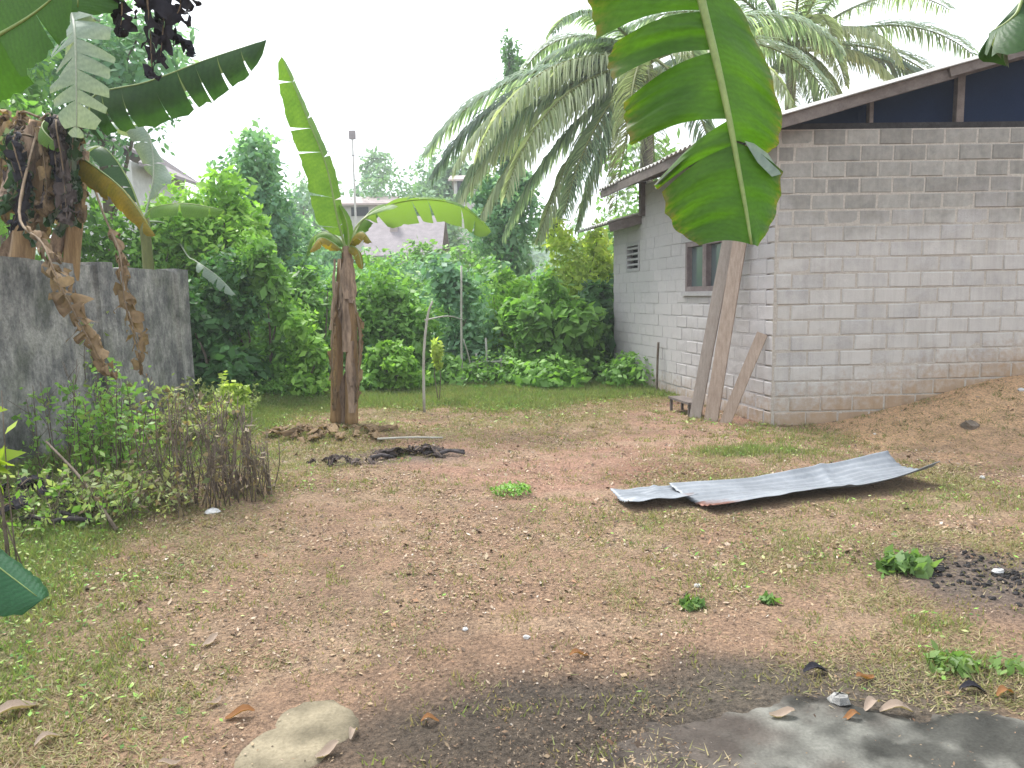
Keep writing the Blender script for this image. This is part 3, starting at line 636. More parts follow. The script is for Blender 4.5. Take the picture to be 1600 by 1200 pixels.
def banana_blade(name, ctrl, W, mat, parent, seed, up=(0, 0, 1), fold=.5, tears=8, droop=.25, crumple=0.0, n=44, t0=0.14, slant=.35, foldvar=.25, gap=.012, mid_mat='midrib', mid_r=.016, side_scale=(1, 1), blunt=.45, twist=0.0, ragged=.05):
    r = random.Random(seed); ctrl = np.asarray(ctrl, float); pts = curve_pts(ctrl, 120)
    def at(t): return pts[int(np.clip(t, 0, 1) * 119)] if t >= 1 else pts[int(t * 119)] * (1 - (t * 119) % 1) + pts[min(119, int(t * 119) + 1)] * ((t * 119) % 1)
    Lg = np.linalg.norm(np.diff(pts, axis=0), axis=1).sum(); V = []; F = []; UV = []
    for side in (-1, 1):
        cuts = sorted([t0] + [t0 + (1 - t0) * (i + r.uniform(.25, .75)) / max(1, tears) * .97 for i in range(tears)] + [1.0]) if tears else [t0, 1.0]
        for a, b in zip(cuts[:-1], cuts[1:]):
            if b - a < .008: continue
            rows = max(3, int((b - a) * n)); cols = 6; fl = fold + r.uniform(-foldvar, foldvar); base = len(V); g0 = gap * r.uniform(.5, 2.0) if a > t0 else 0; g1 = gap * r.uniform(.3, 1.4) if b < 1 else 0
            ph = r.random() * 9
            for i in range(rows + 1):
                for k in range(cols + 1):
                    q = k / cols; ta, tb = a + g0 * q ** 1.4, b - g1 * q ** 1.4; t = ta + (tb - ta) * i / rows
                    p = at(t); T = nrm(at(min(1, t + .02)) - at(max(0, t - .02))); tt = (t - t0) / (1 - t0)
                    S = nrm(np.cross(T, up)); N = np.cross(S, T)
                    tw = twist * t; S, N = S * math.cos(tw) + N * math.sin(tw), N * math.cos(tw) - S * math.sin(tw)
                    w = W * .5 * min(1, (max(0, tt) / .12) ** .6) * max(0.0, 1 - max(0, (tt - .45) / .55) ** (2.0 / blunt * .55)) ** .6 * side_scale[0 if side < 0 else 1]
                    x = w * q * (1 - (ragged * r.random() * q ** 2 + (.5 * ragged * (1 + math.sin(t * 61 + ph + side)) * q ** 2))); ff = fl + .5 * droop * q * 2
                    pos = p + S * side * x * math.cos(ff) - N * x * math.sin(ff) + T * slant * x
                    pos = pos - np.array((0, 0, 1.0)) * droop * .3 * x * q + N * .006 * math.sin(t * 120 + ph) * q
                    if crumple: pos = pos + crumple * np.array((math.sin(t * 31 + q * 5 + ph), math.sin(t * 27 + q * 7 + 2 * ph), math.sin(t * 38 - q * 6 + ph))) * (.3 + .7 * q)
                    V.append(pos); UV.append((t, q))
            for i in range(rows):
                for k in range(cols):
                    f = (base + i * (cols + 1) + k, base + i * (cols + 1) + k + 1, base + (i + 1) * (cols + 1) + k + 1, base + (i + 1) * (cols + 1) + k)
                    F.append(f if side > 0 else f[::-1])
    o = obj(name, V, F, M[mat], parent, smooth=True, uv=UV)
    m = MB(); mp = pts[::4]; m.tube(mp, np.linspace(mid_r, mid_r * .15, len(mp)), 7)
    WL[o.name] = wloc(parent); m.build('midrib', M[mid_mat], o, smooth=True)
    return o
def pseudostem(name, base, top, r0, r1, mat, parent, seed=0, n=14):
    r = random.Random(seed); pts = curve_pts([base, (np.asarray(base) + top) / 2 + np.array((r.uniform(-.03, .03), 0, 0)), top], n); m = MB()
    rr = np.linspace(r0, r1, n) * (1 + np.array([r.uniform(-.05, .05) for _ in range(n)])); m.tube(pts, rr, 14)
    return m.build(name, M[mat], parent, smooth=True)
def dry_skirt(parent, base, top, r0, seed, n=9, mat='sheath'):       # peeling dry sheaths on a pseudostem
    r = random.Random(seed)
    for k in range(n):
        f = r.uniform(.02, .9); f2 = min(1.0, f + r.uniform(.15, .45)); ang = r.uniform(0, 2 * math.pi) if k > 3 else r.uniform(math.pi * 1.1, math.pi * 1.9); V = []; F = []; rows = 8
        b, t = np.asarray(base), np.asarray(top)
        for i in range(rows + 1):
            g = i / rows; c = b + (t - b) * (f2 + (f - f2) * g); w = .03 + .03 * math.sin(g * 3); out = r0 * (1.02 + .10 * g + .22 * g ** 3) + .008 * math.sin(i * 2 + k)
            for s in (-1, 0, 1):
                a = ang + s * w / r0 + .15 * math.sin(i + k); V.append(c + np.array((math.cos(a), math.sin(a), 0)) * (out + (.01 if s == 0 else 0)))
        for i in range(rows):
            for s in range(2): F.append((i * 3 + s, i * 3 + s + 1, i * 3 + 4 + s, i * 3 + 3 + s))
        obj('sheath', V, F, M[mat], parent, smooth=True)

# ------------------------------------------------------------------ middle banana plant
b1 = G(535, 668); b1[2] = float(ground_z(b1[0], b1[1])); D1 = b1[1]
bp = empty('banana_plant', b1, 'banana plant with two brown stems standing in the middle of the yard', 'banana plant')
s1b, s1t = P(526, 664, D1 + .05), P(534, 405, D1 + .08); s2b, s2t = P(549, 668, D1 - .05), P(543, 385, D1); s1b[2] = s2b[2] = b1[2] - .08
pseudostem('pseudostem', s1b, s1t, .085, .052, 'pseudo', bp, 1); pseudostem('pseudostem', s2b, s2t, .088, .052, 'pseudo', bp, 2)
dry_skirt(bp, s1b, s1t, .095, 5, 4); dry_skirt(bp, s2b, s2t, .088, 6, 10)
banana_blade('leaf', [s2t - UZ * .1, P(528, 345, D1), P(510, 260, D1 + .03), P(478, 180, D1), P(440, 88, D1 - .1)], .56, 'ban_bright', bp, 7, up=(.72, -.62, .1), fold=.55, tears=5, droop=.05, t0=.14, foldvar=.08, gap=.006, slant=.3, blunt=.6)
banana_blade('leaf', [s2t - UZ * .1, P(560, 350, D1 + .1), P(610, 320, D1 + .35), P(670, 312, D1 + .5), P(725, 325, D1 + .5), P(768, 362, D1 + .4)], .62, 'ban_bright', bp, 8, up=(0, .55, 1), fold=.18, tears=5, droop=.3, t0=.26, foldvar=.15)
banana_blade('leaf', [s2t - UZ * .12, P(520, 380, D1 - .1), P(500, 372, D1 - .2), P(484, 392, D1 - .3)], .22, 'ban_yellow', bp, 9, fold=.4, tears=2, droop=.5)
banana_blade('leaf', [s2t - UZ * .1, P(552, 372, D1 - .1), P(566, 362, D1 - .2), P(580, 378, D1 - .3)], .2, 'ban_yellow', bp, 10, fold=.4, tears=2, droop=.5)
banana_blade('leaf', [s2t - UZ * .1, P(545, 372, D1), P(541, 345, D1), P(530, 320, D1 + .02)], .16, 'ban_bright', bp, 11, up=(.3, -1, 0), fold=.7, tears=0, droop=.1)
banana_blade('leaf', [s2t - UZ * .1, P(552, 372, D1 + .1), P(566, 345, D1 + .3), P(590, 322, D1 + .6), P(622, 318, D1 + .9)], .26, 'ban_bright', bp, 41, fold=.35, tears=2, droop=.3, t0=.3)
banana_blade('leaf', [s2t - UZ * .1, P(535, 378, D1 + .1), P(512, 362, D1 + .25), P(488, 372, D1 + .3), P(478, 400, D1 + .3)], .24, 'ban_bright', bp, 42, fold=.4, tears=2, droop=.4)
banana_blade('leaf', [s2t - UZ * .1, P(548, 385, D1 - .1), P(560, 392, D1 - .22), P(566, 420, D1 - .28)], .18, 'ban_yellow', bp, 43, fold=.5, tears=1, droop=.5)
banana_blade('leaf', [P(553, 470, D1 - .1), P(562, 520, D1 - .16), P(560, 580, D1 - .16), P(556, 630, D1 - .14)], .18, 'ban_dry', bp, 12, up=(0, -1, 0), fold=1.0, tears=3, crumple=.03, mid_mat='midrib_dry')
banana_blade('leaf', [P(527, 440, D1 - .12), P(520, 500, D1 - .16), P(519, 560, D1 - .16), P(523, 640, D1 - .14)], .16, 'ban_dry', bp, 13, up=(0, -1, 0), fold=1.0, tears=3, crumple=.03, mid_mat='midrib_dry')

# heap of dry leaves at its foot, and the burnt rubbish before it
def dry_pile(name, label, c, rx, ry, h, n, seed, matk, size=.24, cat='leaf heap', n_sticks=0):
    t = empty(name, c, label, cat); r = random.Random(seed); MBs = []
    for k in range(n):
        a = r.uniform(0, 2 * math.pi); q = r.random() ** .6; x, y = c[0] + math.cos(a) * q * rx, c[1] + math.sin(a) * q * ry
        z = float(ground_z(x, y)) + h * (1 - q) * r.uniform(.3, 1) + .015; d = np.array((math.cos(a + r.uniform(-1, 1)), math.sin(a + r.uniform(-1, 1)), r.uniform(-.15, .2))); L = size * r.uniform(.5, 1.3)
        p = np.array((x, y, z)); ctrl = [p, p + d * L * .35 + UZ * .04, p + d * L * .7 + UZ * .01, p + d * L]
        banana_blade('leaf', ctrl, L * .5, matk, t, seed * 50 + k, fold=r.uniform(-.4, .6), tears=0, crumple=.012, n=8, t0=.02, mid_mat='midrib_dry', mid_r=.006, up=(r.uniform(-.4, .4), r.uniform(-.4, .4), 1))
    for k in range(n_sticks):
        x, y = c[0] + r.uniform(-rx, rx), c[1] + r.uniform(-ry, ry) * .7; L = r.uniform(.15, .32); a = r.uniform(-.6, .6); z = float(ground_z(x, y)) + .03
        m = MB(); m.tube(curve_pts([(x, y, z), (x + L * .5 * math.cos(a), y + L * .5 * math.sin(a), z + .03), (x + L * math.cos(a), y + L * math.sin(a), z + .01)], 5), np.linspace(.022, .014, 5), 6); m.build('charred_stick', M['char'], t, smooth=True)
    return t
c0 = G(515, 682); dry_pile('leaf_heap', 'heap of brown dry banana leaves around the foot of the middle banana plant', c0, .70, .26, .09, 40, 3, 'ban_dry', .19)
c0 = G(645, 714); dry_pile('burnt_heap', 'low burnt heap of blackened leaves and sticks in front of the middle banana plant', c0, .34, .13, .07, 18, 4, 'ban_ash', .20, 'ash heap', 3)
c0 = G(545, 724); dry_pile('burnt_scraps', 'scattered grey burnt scraps left of the blackened heap', c0, .36, .10, .03, 14, 6, 'ban_ash', .13, 'ash heap', 1)
stick([G(590, 690) + UZ * .03, G(640, 689) + UZ * .04, G(692, 688) + UZ * .03], .014, .01, M['palestick'], 'pale straight stick lying behind the burnt heap')

# ------------------------------------------------------------------ big torn leaf hanging into the picture (and its plant, to the right)
rp = empty('banana_plant', (2.75, 2.1, 0), 'banana plant reaching in at the top right with one huge torn leaf before the house', 'banana plant')
pseudostem('pseudostem', np.array((2.75, 2.1, -.1)), np.array((2.72, 2.12, 2.75)), .13, .085, 'pseudo_green', rp, 3)
HD = 2.5
mr_px = [(1080, -95), (1088, -45), (1096, 0), (1118, 90), (1138, 180), (1153, 260), (1165, 325), (1174, 382)]
def dep(u, v):      # the sheet bows away from the midrib and leans back towards its tip
    mu = np.interp(v, [q[1] for q in mr_px], [q[0] for q in mr_px]); x = (u - mu) / 100.0
    return HD + .05 * x * x + .02 * abs(x) - .0003 * (v - 150) + (0.02 * x if x > 0 else 0)
def mrp(v): return np.array((np.interp(v, [q[1] for q in mr_px], [q[0] for q in mr_px]), v))
lobesL = [(-95, -60, (900, -70), (905, -40)), (-60, 16, (905, -40), (932, 62)), (18, 78, (966, 62), (958, 122)), (80, 186, (976, 160), (986, 229)), (187, 232, (1030, 280), (1026, 297)), (226, 382, (1036, 302), (1092, 382))]
midL = [(915, -58), (922, 10), (950, 96), (978, 196), (1024, 290), (1052, 352)]
lobesR = [(-95, -40, (1165, -60), (1158, -10)), (-40, 219, (1152, 5), (1198, 242)), (221, 382, (1222, 268), (1184, 384))]
midR = [(1166, -35), (1218, 165), (1212, 332)]
V, F, UV = [], [], []
for side, lob, mids in ((-1, lobesL, midL), (1, lobesR, midR)):
    for li, ((v0, v1, A, B), Mq) in enumerate(zip(lob, mids)):
        rows = max(6, int(abs(v1 - v0) / 6)); cols = 10; base = len(V)
        for i in range(rows + 1):
            f = i / rows; p0 = mrp(v0 + (v1 - v0) * f); A_, B_, C_ = map(np.array, (A, B, Mq)); ctl = 2 * C_ - (A_ + B_) / 2
            p1 = (1 - f) ** 2 * A_ + 2 * f * (1 - f) * ctl + f * f * B_
            p1 = p1 + np.array((2.0 * math.sin(f * 23 + li) + 2.4 * (float(vnoise(f * rows * .9, li * 3.1, 5)) - .5), 2.0 * math.sin(f * 17 + li * 2) + 3.5 * (float(vnoise(f * rows * .9, li * 7.7, 6)) - .5)))
            for k in range(cols + 1):
                q = k / cols; bow = np.array((0, -9.0 * math.sin(q * math.pi) * (abs(p1[0] - p0[0]) / 100)))
                uv_ = p0 + (p1 - p0) * q + bow; d = dep(*uv_) + .018 * math.sin(f * 6.0 + li * 2.1) * q + (.03 * (li % 3 - 1)) * q * q + .005 * math.sin(f * rows * 1.1) * q + .02 * (float(vnoise(f * 5, q * 2 + li, 19)) - .5)
                if side > 0 and li == 1 and f > .86: d += .10 * (f - .86) / .14 * q
                V.append(P(uv_[0], uv_[1], d)); UV.append(((v0 + (v1 - v0) * f + 95) / 480.0, q))
        for i in range(rows):
            for k in range(cols):
                f4 = (base + i * (cols + 1) + k, base + i * (cols + 1) + k + 1, base + (i + 1) * (cols + 1) + k + 1, base + (i + 1) * (cols + 1) + k)
                F.append(f4 if side > 0 else f4[::-1])
hero = obj('leaf', V, [f[::-1] for f in F], M['ban_hero'], rp, smooth=True, uv=UV)
mpts = [np.array((2.72, 2.12, 2.6)), np.array((2.3, 2.2, 3.15)), np.array((1.6, 2.35, 3.38)), np.array((.95, 2.47, 3.1))] + [P(u, v, dep(u, v) - .012) for (u, v) in mr_px]
mp = curve_pts(mpts, 44); m = MB(); m.tube(mp, np.concatenate([np.linspace(.03, .016, 20), np.linspace(.0155, .004, 24)]), 9); m.build('midrib', M['midrib'], hero, smooth=True)
# turned-up flap of the torn right half shows its pale back
fl = [P(1163, 220, HD - .02), P(1178, 224, HD + .01), P(1200, 240, HD + .02), P(1221, 272, HD + .02), P(1206, 276, HD - .03), P(1184, 254, HD - .04)]
V = [p + NF * 0 for p in fl]; obj('leaf_flap', V, [(0, 1, 2, 5), (5, 2, 3, 4)], M['ban_pale'], rp, smooth=True, uv=[(.6, .2), (.61, .4), (.62, .7), (.63, 1), (.62, 1), (.6, .6)])
banana_blade('leaf', [np.array((2.72, 2.12, 2.6)), np.array((2.45, 2.6, 3.0)), P(1640, -40, 2.9), P(1585, 25, 2.9), P(1545, 52, 2.95)], .42, 'ban_dark', rp, 15, fold=.3, tears=3, droop=.3)
banana_blade('leaf', [np.array((2.74, 2.1, 2.65)), np.array((3.1, 1.7, 3.4)), np.array((3.7, 1.2, 3.5)), np.array((4.2, .9, 2.9))], .6, 'ban_hero', rp, 16, fold=.3, tears=5, droop=.3)

# near banana plant at the left: leaf tips at the top left, and a dead leaf hanging
lp = empty('banana_plant', (-2.75, 2.6, 0), 'near banana plant at the top left with broad bright leaf and dead black leaf', 'banana plant')
pseudostem('pseudostem', np.array((-2.75, 2.6, -.1)), np.array((-2.72, 2.62, 2.75)), .13, .085, 'pseudo_green', lp, 4)
cr = np.array((-2.72, 2.62, 2.65))
banana_blade('leaf', [cr, P(-200, 150, 2.7), P(-90, 104, 2.7), P(-10, 60, 2.7), P(52, 22, 2.68), P(104, -22, 2.65)], .36, 'ban_near', lp, 17, up=(0, -1, .35), fold=.15, tears=3, droop=.1, t0=.2, gap=.008, slant=.15)
banana_blade('leaf', [cr, np.array((-2.3, 2.7, 3.15)), P(90, -130, 2.9), P(118, -50, 2.9), P(122, 18, 2.9)], .36, 'ban_dark', lp, 18, up=(0, -1, .2), fold=.2, tears=2, droop=.1, t0=.3)
for k, (path, w) in enumerate(((((120, -150), (175, -70), (190, 0), (188, 52)), .17), (((150, -150), (215, -70), (232, 20), (238, 118)), .15), (((160, -160), (245, -70), (256, 10), (250, 96)), .13),
                               (((170, -160), (262, -70), (282, 0), (272, 30)), .15), (((170, -160), (236, -70), (262, 40), (285, 66), (300, 84)), .03))):
    banana_blade('dead_leaf', [cr + UZ * .05 * k] + [P(u, v, 3.0 + .04 * k) for (u, v) in path], w * .95, 'ban_dead', lp, 20 + k, up=(0, -1, .1), fold=.5, tears=9, crumple=.02, ragged=.4, droop=.1, t0=.35, mid_mat='dead_mid' if False else 'midrib_dry', foldvar=.5, gap=.02, mid_r=.010)
# sucker whose leaf tip shows at the lower left
sk = empty('banana_sucker', (-2.0, 1.95, 0), 'young banana sucker whose dark bluish leaf tip pokes in low at the left edge', 'banana plant')
pseudostem('pseudostem', np.array((-2.0, 1.95, -.05)), np.array((-1.98, 1.95, .62)), .05, .03, 'pseudo_green', sk, 6)
banana_blade('leaf', [np.array((-1.98, 1.95, .58)), P(-210, 740, 1.95), P(-110, 800, 1.95), P(-20, 872, 1.95), P(66, 938, 1.93)], 0.20, 'ban_blue', sk, 26, up=(.5, -.5, .75), fold=.2, tears=0, droop=.35, t0=.22, slant=.05, blunt=.16, mid_r=.006)

# ------------------------------------------------------------------ banana plants behind the left wall
lb = empty('banana_plant', (-5.25, 7.6, 0), 'ragged banana plant behind the dark wall with dry brown leaves hanging over it', 'banana plant')
q0 = np.array((-5.25, 7.6, -.1)); qt = P(62, 190, 7.6); pseudostem('pseudostem', q0, qt, .14, .09, 'pseudo', lb, 8); dry_skirt(lb, q0 + UZ * 1.6, qt, .13, 9, 12)
q1 = np.array((-5.1, 8.3, -.1)); qt1 = P(128, 235, 8.3); pseudostem('pseudostem', q1, qt1, .12, .07, 'pseudo', lb, 9); dry_skirt(lb, q1 + UZ * 1.8, qt1, .11, 10, 10)
banana_blade('leaf', [qt1, P(122, 160, 7.6), P(116, 60, 7.2), P(112, 20, 7.1), P(117, 50, 6.8), P(119, 120, 6.7), P(120, 215, 6.7)], .60, 'ban_pale', lb, 30, up=(0, -1, 0), fold=.25, tears=11, droop=.1, t0=.42, mid_mat='midrib_pale', foldvar=.2, gap=.012, mid_r=.026)
banana_blade('leaf', [qt1, P(128, 190, 8.0), P(150, 148, 7.6), P(230, 128, 7.4), P(320, 94, 7.3), P(416, 62, 7.1)], .66, 'ban_dark', lb, 31, up=(0, -.45, 1), fold=.75, tears=9, droop=.7, t0=.24, foldvar=.10, gap=.005, side_scale=(.5, 1.0), slant=.1)
banana_blade('leaf', [qt, P(95, 225, 7.6), P(150, 262, 7.5), P(195, 300, 7.4), P(243, 368, 7.3)], .36, 'ban_yellow', lb, 32, up=(.3, -.5, 1), fold=.6, tears=4, droop=.7, t0=.12)
banana_blade('leaf', [qt, P(80, 180, 7.4), P(66, 200, 7.2), P(100, 235, 7.1)], .22, 'ban_bright', lb, 33, fold=.5, tears=2, droop=.5)
banana_blade('dry_leaf', [qt, P(30, 330, 6.6), P(66, 380, 6.1), P(92, 440, 5.9), P(130, 515, 5.85), P(172, 586, 5.8)], .30, 'ban_dry', lb, 34, up=(.4, -1, .2), fold=.75, tears=16, crumple=.045, droop=.3, t0=.3, mid_mat='midrib_dry', foldvar=.8, gap=.008, ragged=.38, mid_r=.014)
banana_blade('dry_leaf', [qt1, P(160, 330, 7.5), P(186, 392, 6.9), P(195, 470, 6.8), P(214, 530, 6.8), P(222, 585, 6.8)], .24, 'ban_dry', lb, 35, up=(.4, -1, .2), fold=.85, tears=15, crumple=.04, droop=.3, t0=.3, mid_mat='midrib_dry', foldvar=.8, gap=.008, ragged=.38, mid_r=.013)
rr = random.Random(12)
for k in range(24):
    u0 = rr.uniform(0, 130); v0 = rr.uniform(190, 240); dd = rr.uniform(7.0, 8.0); s0 = qt if u0 < 85 else qt1
    banana_blade('dry_leaf', [s0 + UZ * rr.uniform(-.2, .05), P(u0, v0 - 10, dd), P(u0 + rr.uniform(-25, 25), v0 + 70, dd), P(u0 + rr.uniform(-30, 30), v0 + rr.uniform(110, 170), dd)], rr.uniform(.12, .28), rr.choice(('ban_dry', 'ban_dry', 'ban_ash', 'ban_dead', 'ban_dark')), lb, 60 + k, up=(.3, -1, .1), fold=.8, tears=11, crumple=.045, droop=.3, t0=.25, mid_mat='midrib_dry', foldvar=.8, gap=.008, ragged=.38, mid_r=.012)
# another one further back, its leaf flat over the shrubs
b3 = empty('banana_plant', (-5.2, 11.2, 0), 'banana plant behind the end of the dark wall with a level bright green leaf', 'banana plant')
pseudostem('pseudostem', np.array((-5.2, 11.2, -.1)), P(225, 340, 11.2), .12, .07, 'pseudo_green', b3, 11)
banana_blade('leaf', [P(225, 345, 11.2), P(240, 325, 11), P(290, 318, 10.8), P(350, 328, 10.7)], .42, 'ban_bright', b3, 36, fold=.3, tears=3, droop=.4, up=(0, -.3, 1))
banana_blade('leaf', [P(225, 345, 11.6), P(262, 352, 13.0), P(292, 398, 12.6), P(306, 408, 11.1), P(338, 430, 10.9), P(368, 460, 10.8)], .26, 'ban_pale', b3, 37, fold=.4, tears=3, droop=.3, up=(.3, -.3, 1), mid_mat='midrib_pale', t0=.62)
banana_blade('leaf', [P(225, 345, 11.2), P(200, 280, 11.3), P(160, 230, 11.4), P(110, 240, 11.4)], .5, 'ban_dark', b3, 38, fold=.4, tears=4, droop=.4)
banana_blade('leaf', [P(225, 345, 11.2), P(240, 270, 11.3), P(225, 200, 11.4), P(165, 190, 11.4)], .5, 'ban_pale', b3, 39, fold=.4, tears=5, droop=.4, mid_mat='midrib_pale')

# ------------------------------------------------------------------ shrubs and trees
def gp(u, y): p = P(u, 462, y); p[2] = 0; return p
def hgt(v, y): return float(P(800, v, y)[2])
S = shrub
S('shrub', 'dark dense shrub just beyond the end of the dark wall', 'shrub', gp(325, 11.9), .85, .8, hgt(400, 11.9), 'dark', 5200, .15, 101, 12)
S('shrub', 'tall bright green shrub rising above the dark shrub at the wall end', 'shrub', gp(310, 13.6), 1.35, 1.0, hgt(252, 13.6), 'bright', 7500, .15, 102, 26, low=.3)
S('shrub', 'mid green upright shrub right of the dark shrub, with bare stems at its foot', 'shrub', gp(400, 12.6), .55, .6, hgt(335, 12.6), 'mid', 3600, .13, 103, 10, low=.12)
S('shrub', 'round bright green bush left of the banana plant', 'shrub', gp(468, 12.4), .52, .5, hgt(476, 12.4), 'bright', 2800, .13, 104, 9)
S('shrub', 'loose light green shrub behind the upright banana leaf', 'shrub', gp(470, 14.2), .95, .8, hgt(395, 14.2), 'mid', 4500, .15, 105, 12)
S('shrub', 'leafy creeper covered bush right behind the banana stems', 'shrub', gp(605, 14.6), .95, .8, hgt(395, 14.6), 'mid', 5200, .16, 106, 14)
S('shrub', 'low bright bush at the lawn edge right of the banana stems', 'shrub', gp(610, 13.2), .6, .45, hgt(520, 13.2), 'bright', 2600, .13, 107, 8)
S('shrub', 'pale green shrub behind the two pale stakes', 'shrub', gp(705, 15.2), 1.1, .8, hgt(385, 15.2), 'blue', 5200, .16, 108, 14)
S('shrub', 'big leafy dark green shrub left of the block house with a hollow at its foot', 'shrub', gp(850, 14.4), 1.0, .75, hgt(420, 14.4), 'mid', 5600, .20, 109, 13, low=.08)
S('shrub', 'dark shrub against the far corner of the block house', 'shrub', gp(940, 15.3), .62, .6, hgt(430, 15.3), 'dark', 3400, .17, 110, 10)
S('shrub', 'tall yellow green shrub below the left palm fronds', 'shrub', gp(905, 17.4), 1.15, 1.0, hgt(318, 17.4), 'yellow', 6000, .17, 111, 15, low=.1)
S('shrub', 'bright bush between the stick fence and the tall yellow green shrub', 'shrub', gp(775, 16.5), .8, .7, hgt(408, 16.5), 'bright', 3600, .15, 112, 10)
S('shrub', 'small yellowing bush beside the dry stalks at the wall end', 'shrub', gp(352, 9.9), .22, .22, hgt(568, 9.9), 'yellow', 520, .10, 113, 6, stems=4, trunk_r=.01)
S('shrub', 'blue green shrub behind the round bush and the banana plant', 'shrub', gp(545, 17.0), 1.5, 1.0, hgt(372, 17.0), 'blue', 5200, .18, 114, 14)
S('tree', 'airy blue green tree behind the left shrubs, right of the white house', 'tree', gp(405, 18.5), 1.35, 1.2, hgt(178, 18.5), 'blue', 7000, .17, 115, 18, low=.2, trunk_r=.11)
S('tree', 'tall loose tree behind the ragged banana plant at the left', 'tree', gp(175, 16.5), 2.0, 1.5, hgt(-60, 16.5), 'blue', 6500, .17, 116, 26, low=.45, trunk_r=.14)
S('tree', 'loose dark tree showing between the banana leaves at the far left', 'tree', gp(20, 14.5), 1.6, 1.3, hgt(-20, 14.5), 'mid', 6000, .15, 117, 22, low=.25, trunk_r=.12)
S('tree', 'blue green tree left of the big palm fronds with a thin pale stem', 'tree', gp(800, 23), 1.3, 1.2, hgt(255, 23), 'blue', 5500, .2, 118, 14, low=.3, trunk_r=.07, barkm='palebark')
S('tree', 'narrow dark conical tree rising above the left palm fronds', 'tree', gp(800, 34), 1.0, 1.0, hgt(14, 34), 'dark', 5500, .24, 119, 16, low=.35, trunk_r=.2)
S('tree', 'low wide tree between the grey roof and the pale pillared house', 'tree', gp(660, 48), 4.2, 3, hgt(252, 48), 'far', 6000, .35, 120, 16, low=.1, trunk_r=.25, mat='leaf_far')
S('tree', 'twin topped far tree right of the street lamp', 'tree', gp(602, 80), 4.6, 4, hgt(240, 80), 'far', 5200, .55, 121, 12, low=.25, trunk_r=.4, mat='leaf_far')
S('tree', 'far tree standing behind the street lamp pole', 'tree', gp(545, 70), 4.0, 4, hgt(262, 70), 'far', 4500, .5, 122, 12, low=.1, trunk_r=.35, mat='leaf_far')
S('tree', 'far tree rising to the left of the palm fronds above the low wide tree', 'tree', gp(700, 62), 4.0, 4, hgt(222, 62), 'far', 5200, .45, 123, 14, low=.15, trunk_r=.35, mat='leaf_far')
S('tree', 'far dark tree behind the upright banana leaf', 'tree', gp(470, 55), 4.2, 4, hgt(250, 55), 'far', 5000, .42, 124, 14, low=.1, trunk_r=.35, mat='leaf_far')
S('tree', 'broad tree behind the yellow green shrub and the house roof', 'tree', gp(1020, 30), 4.5, 3, hgt(255, 30), 'mid', 7000, .28, 125, 18, low=.1, trunk_r=.25, mat='leaf_far')
S('tree', 'dense tree right behind the dark wall at the left edge', 'tree', gp(-60, 11), 1.1, 1.0, hgt(60, 11), 'mid', 3500, .14, 126, 12, low=.3, trunk_r=.09)
S('shrub', 'bushy shrub in front of the grey roofed house', 'shrub', gp(615, 29), 2.2, 1.2, hgt(392, 29), 'blue', 5200, .24, 131, 16)
S('shrub', 'bushy shrub right of the grey roofed house, below the pillared house', 'shrub', gp(715, 31), 2.4, 1.2, hgt(352, 31), 'mid', 6000, .24, 132, 16)
S('shrub', 'bushy shrub below the low pale house with the dark window', 'shrub', gp(520, 30), 2.0, 1.2, hgt(345, 30), 'blue', 5000, .24, 133, 14)
S('shrub', 'green shrub behind the dark wall below the white gabled house', 'shrub', gp(175, 13), 1.5, .8, hgt(268, 13), 'mid', 7500, .14, 134, 20)
S('shrub', 'loose shrub between the street lamp and the left trees', 'shrub', gp(440, 24), 1.8, 1.2, hgt(300, 24), 'blue', 5000, .2, 135, 14)
r = np.random.default_rng(55); cl = [(x, y, r.uniform(.05, .28), r.uniform(.4, .7), .5, r.uniform(.15, .42)) for x, y in zip(r.uniform(-6.8, 2.3, 90), r.uniform(12.9, 19, 90))]
V, F, c = leaf_cloud(56, cl, 26000, .13, GREENS['mid']); tag(obj('undergrowth', V, F, M['leaf'], col=c), kind='stuff')
r = np.random.default_rng(57); cl = []
for k in range(190):
    x = r.uniform(-6.5, 2.6); y = r.uniform(16.2, 19.5); top = .9 + 1.7 * fbm(x, y, 1.5, 2, 58) + .25 * (y - 16); z = r.uniform(.1, 1) * top; cl.append((x, y, z, r.uniform(.35, .65), .4, r.uniform(.22, .45)))
V, F, c = leaf_cloud(59, cl, 30000, .15, GREENS['mid'] + GREENS['blue']); tag(obj('creeper_thicket', V, F, M['leaf'], col=c), kind='stuff')
# far wood that closes the view
r = np.random.default_rng(77); cl = []
for k in range(70):
    x = -160 + k * 5.2 + r.uniform(-2, 2); y = 115 + r.uniform(-12, 18); h = r.uniform(7, 12); cl.append((x, y, h * .55, r.uniform(3, 5), 3.5, h * .5))
V, F, c = leaf_cloud(78, cl, 26000, 1.0, GREENS['far']); tag(obj('far_wood', V, F, M['leaf_far'], col=c), kind='stuff')

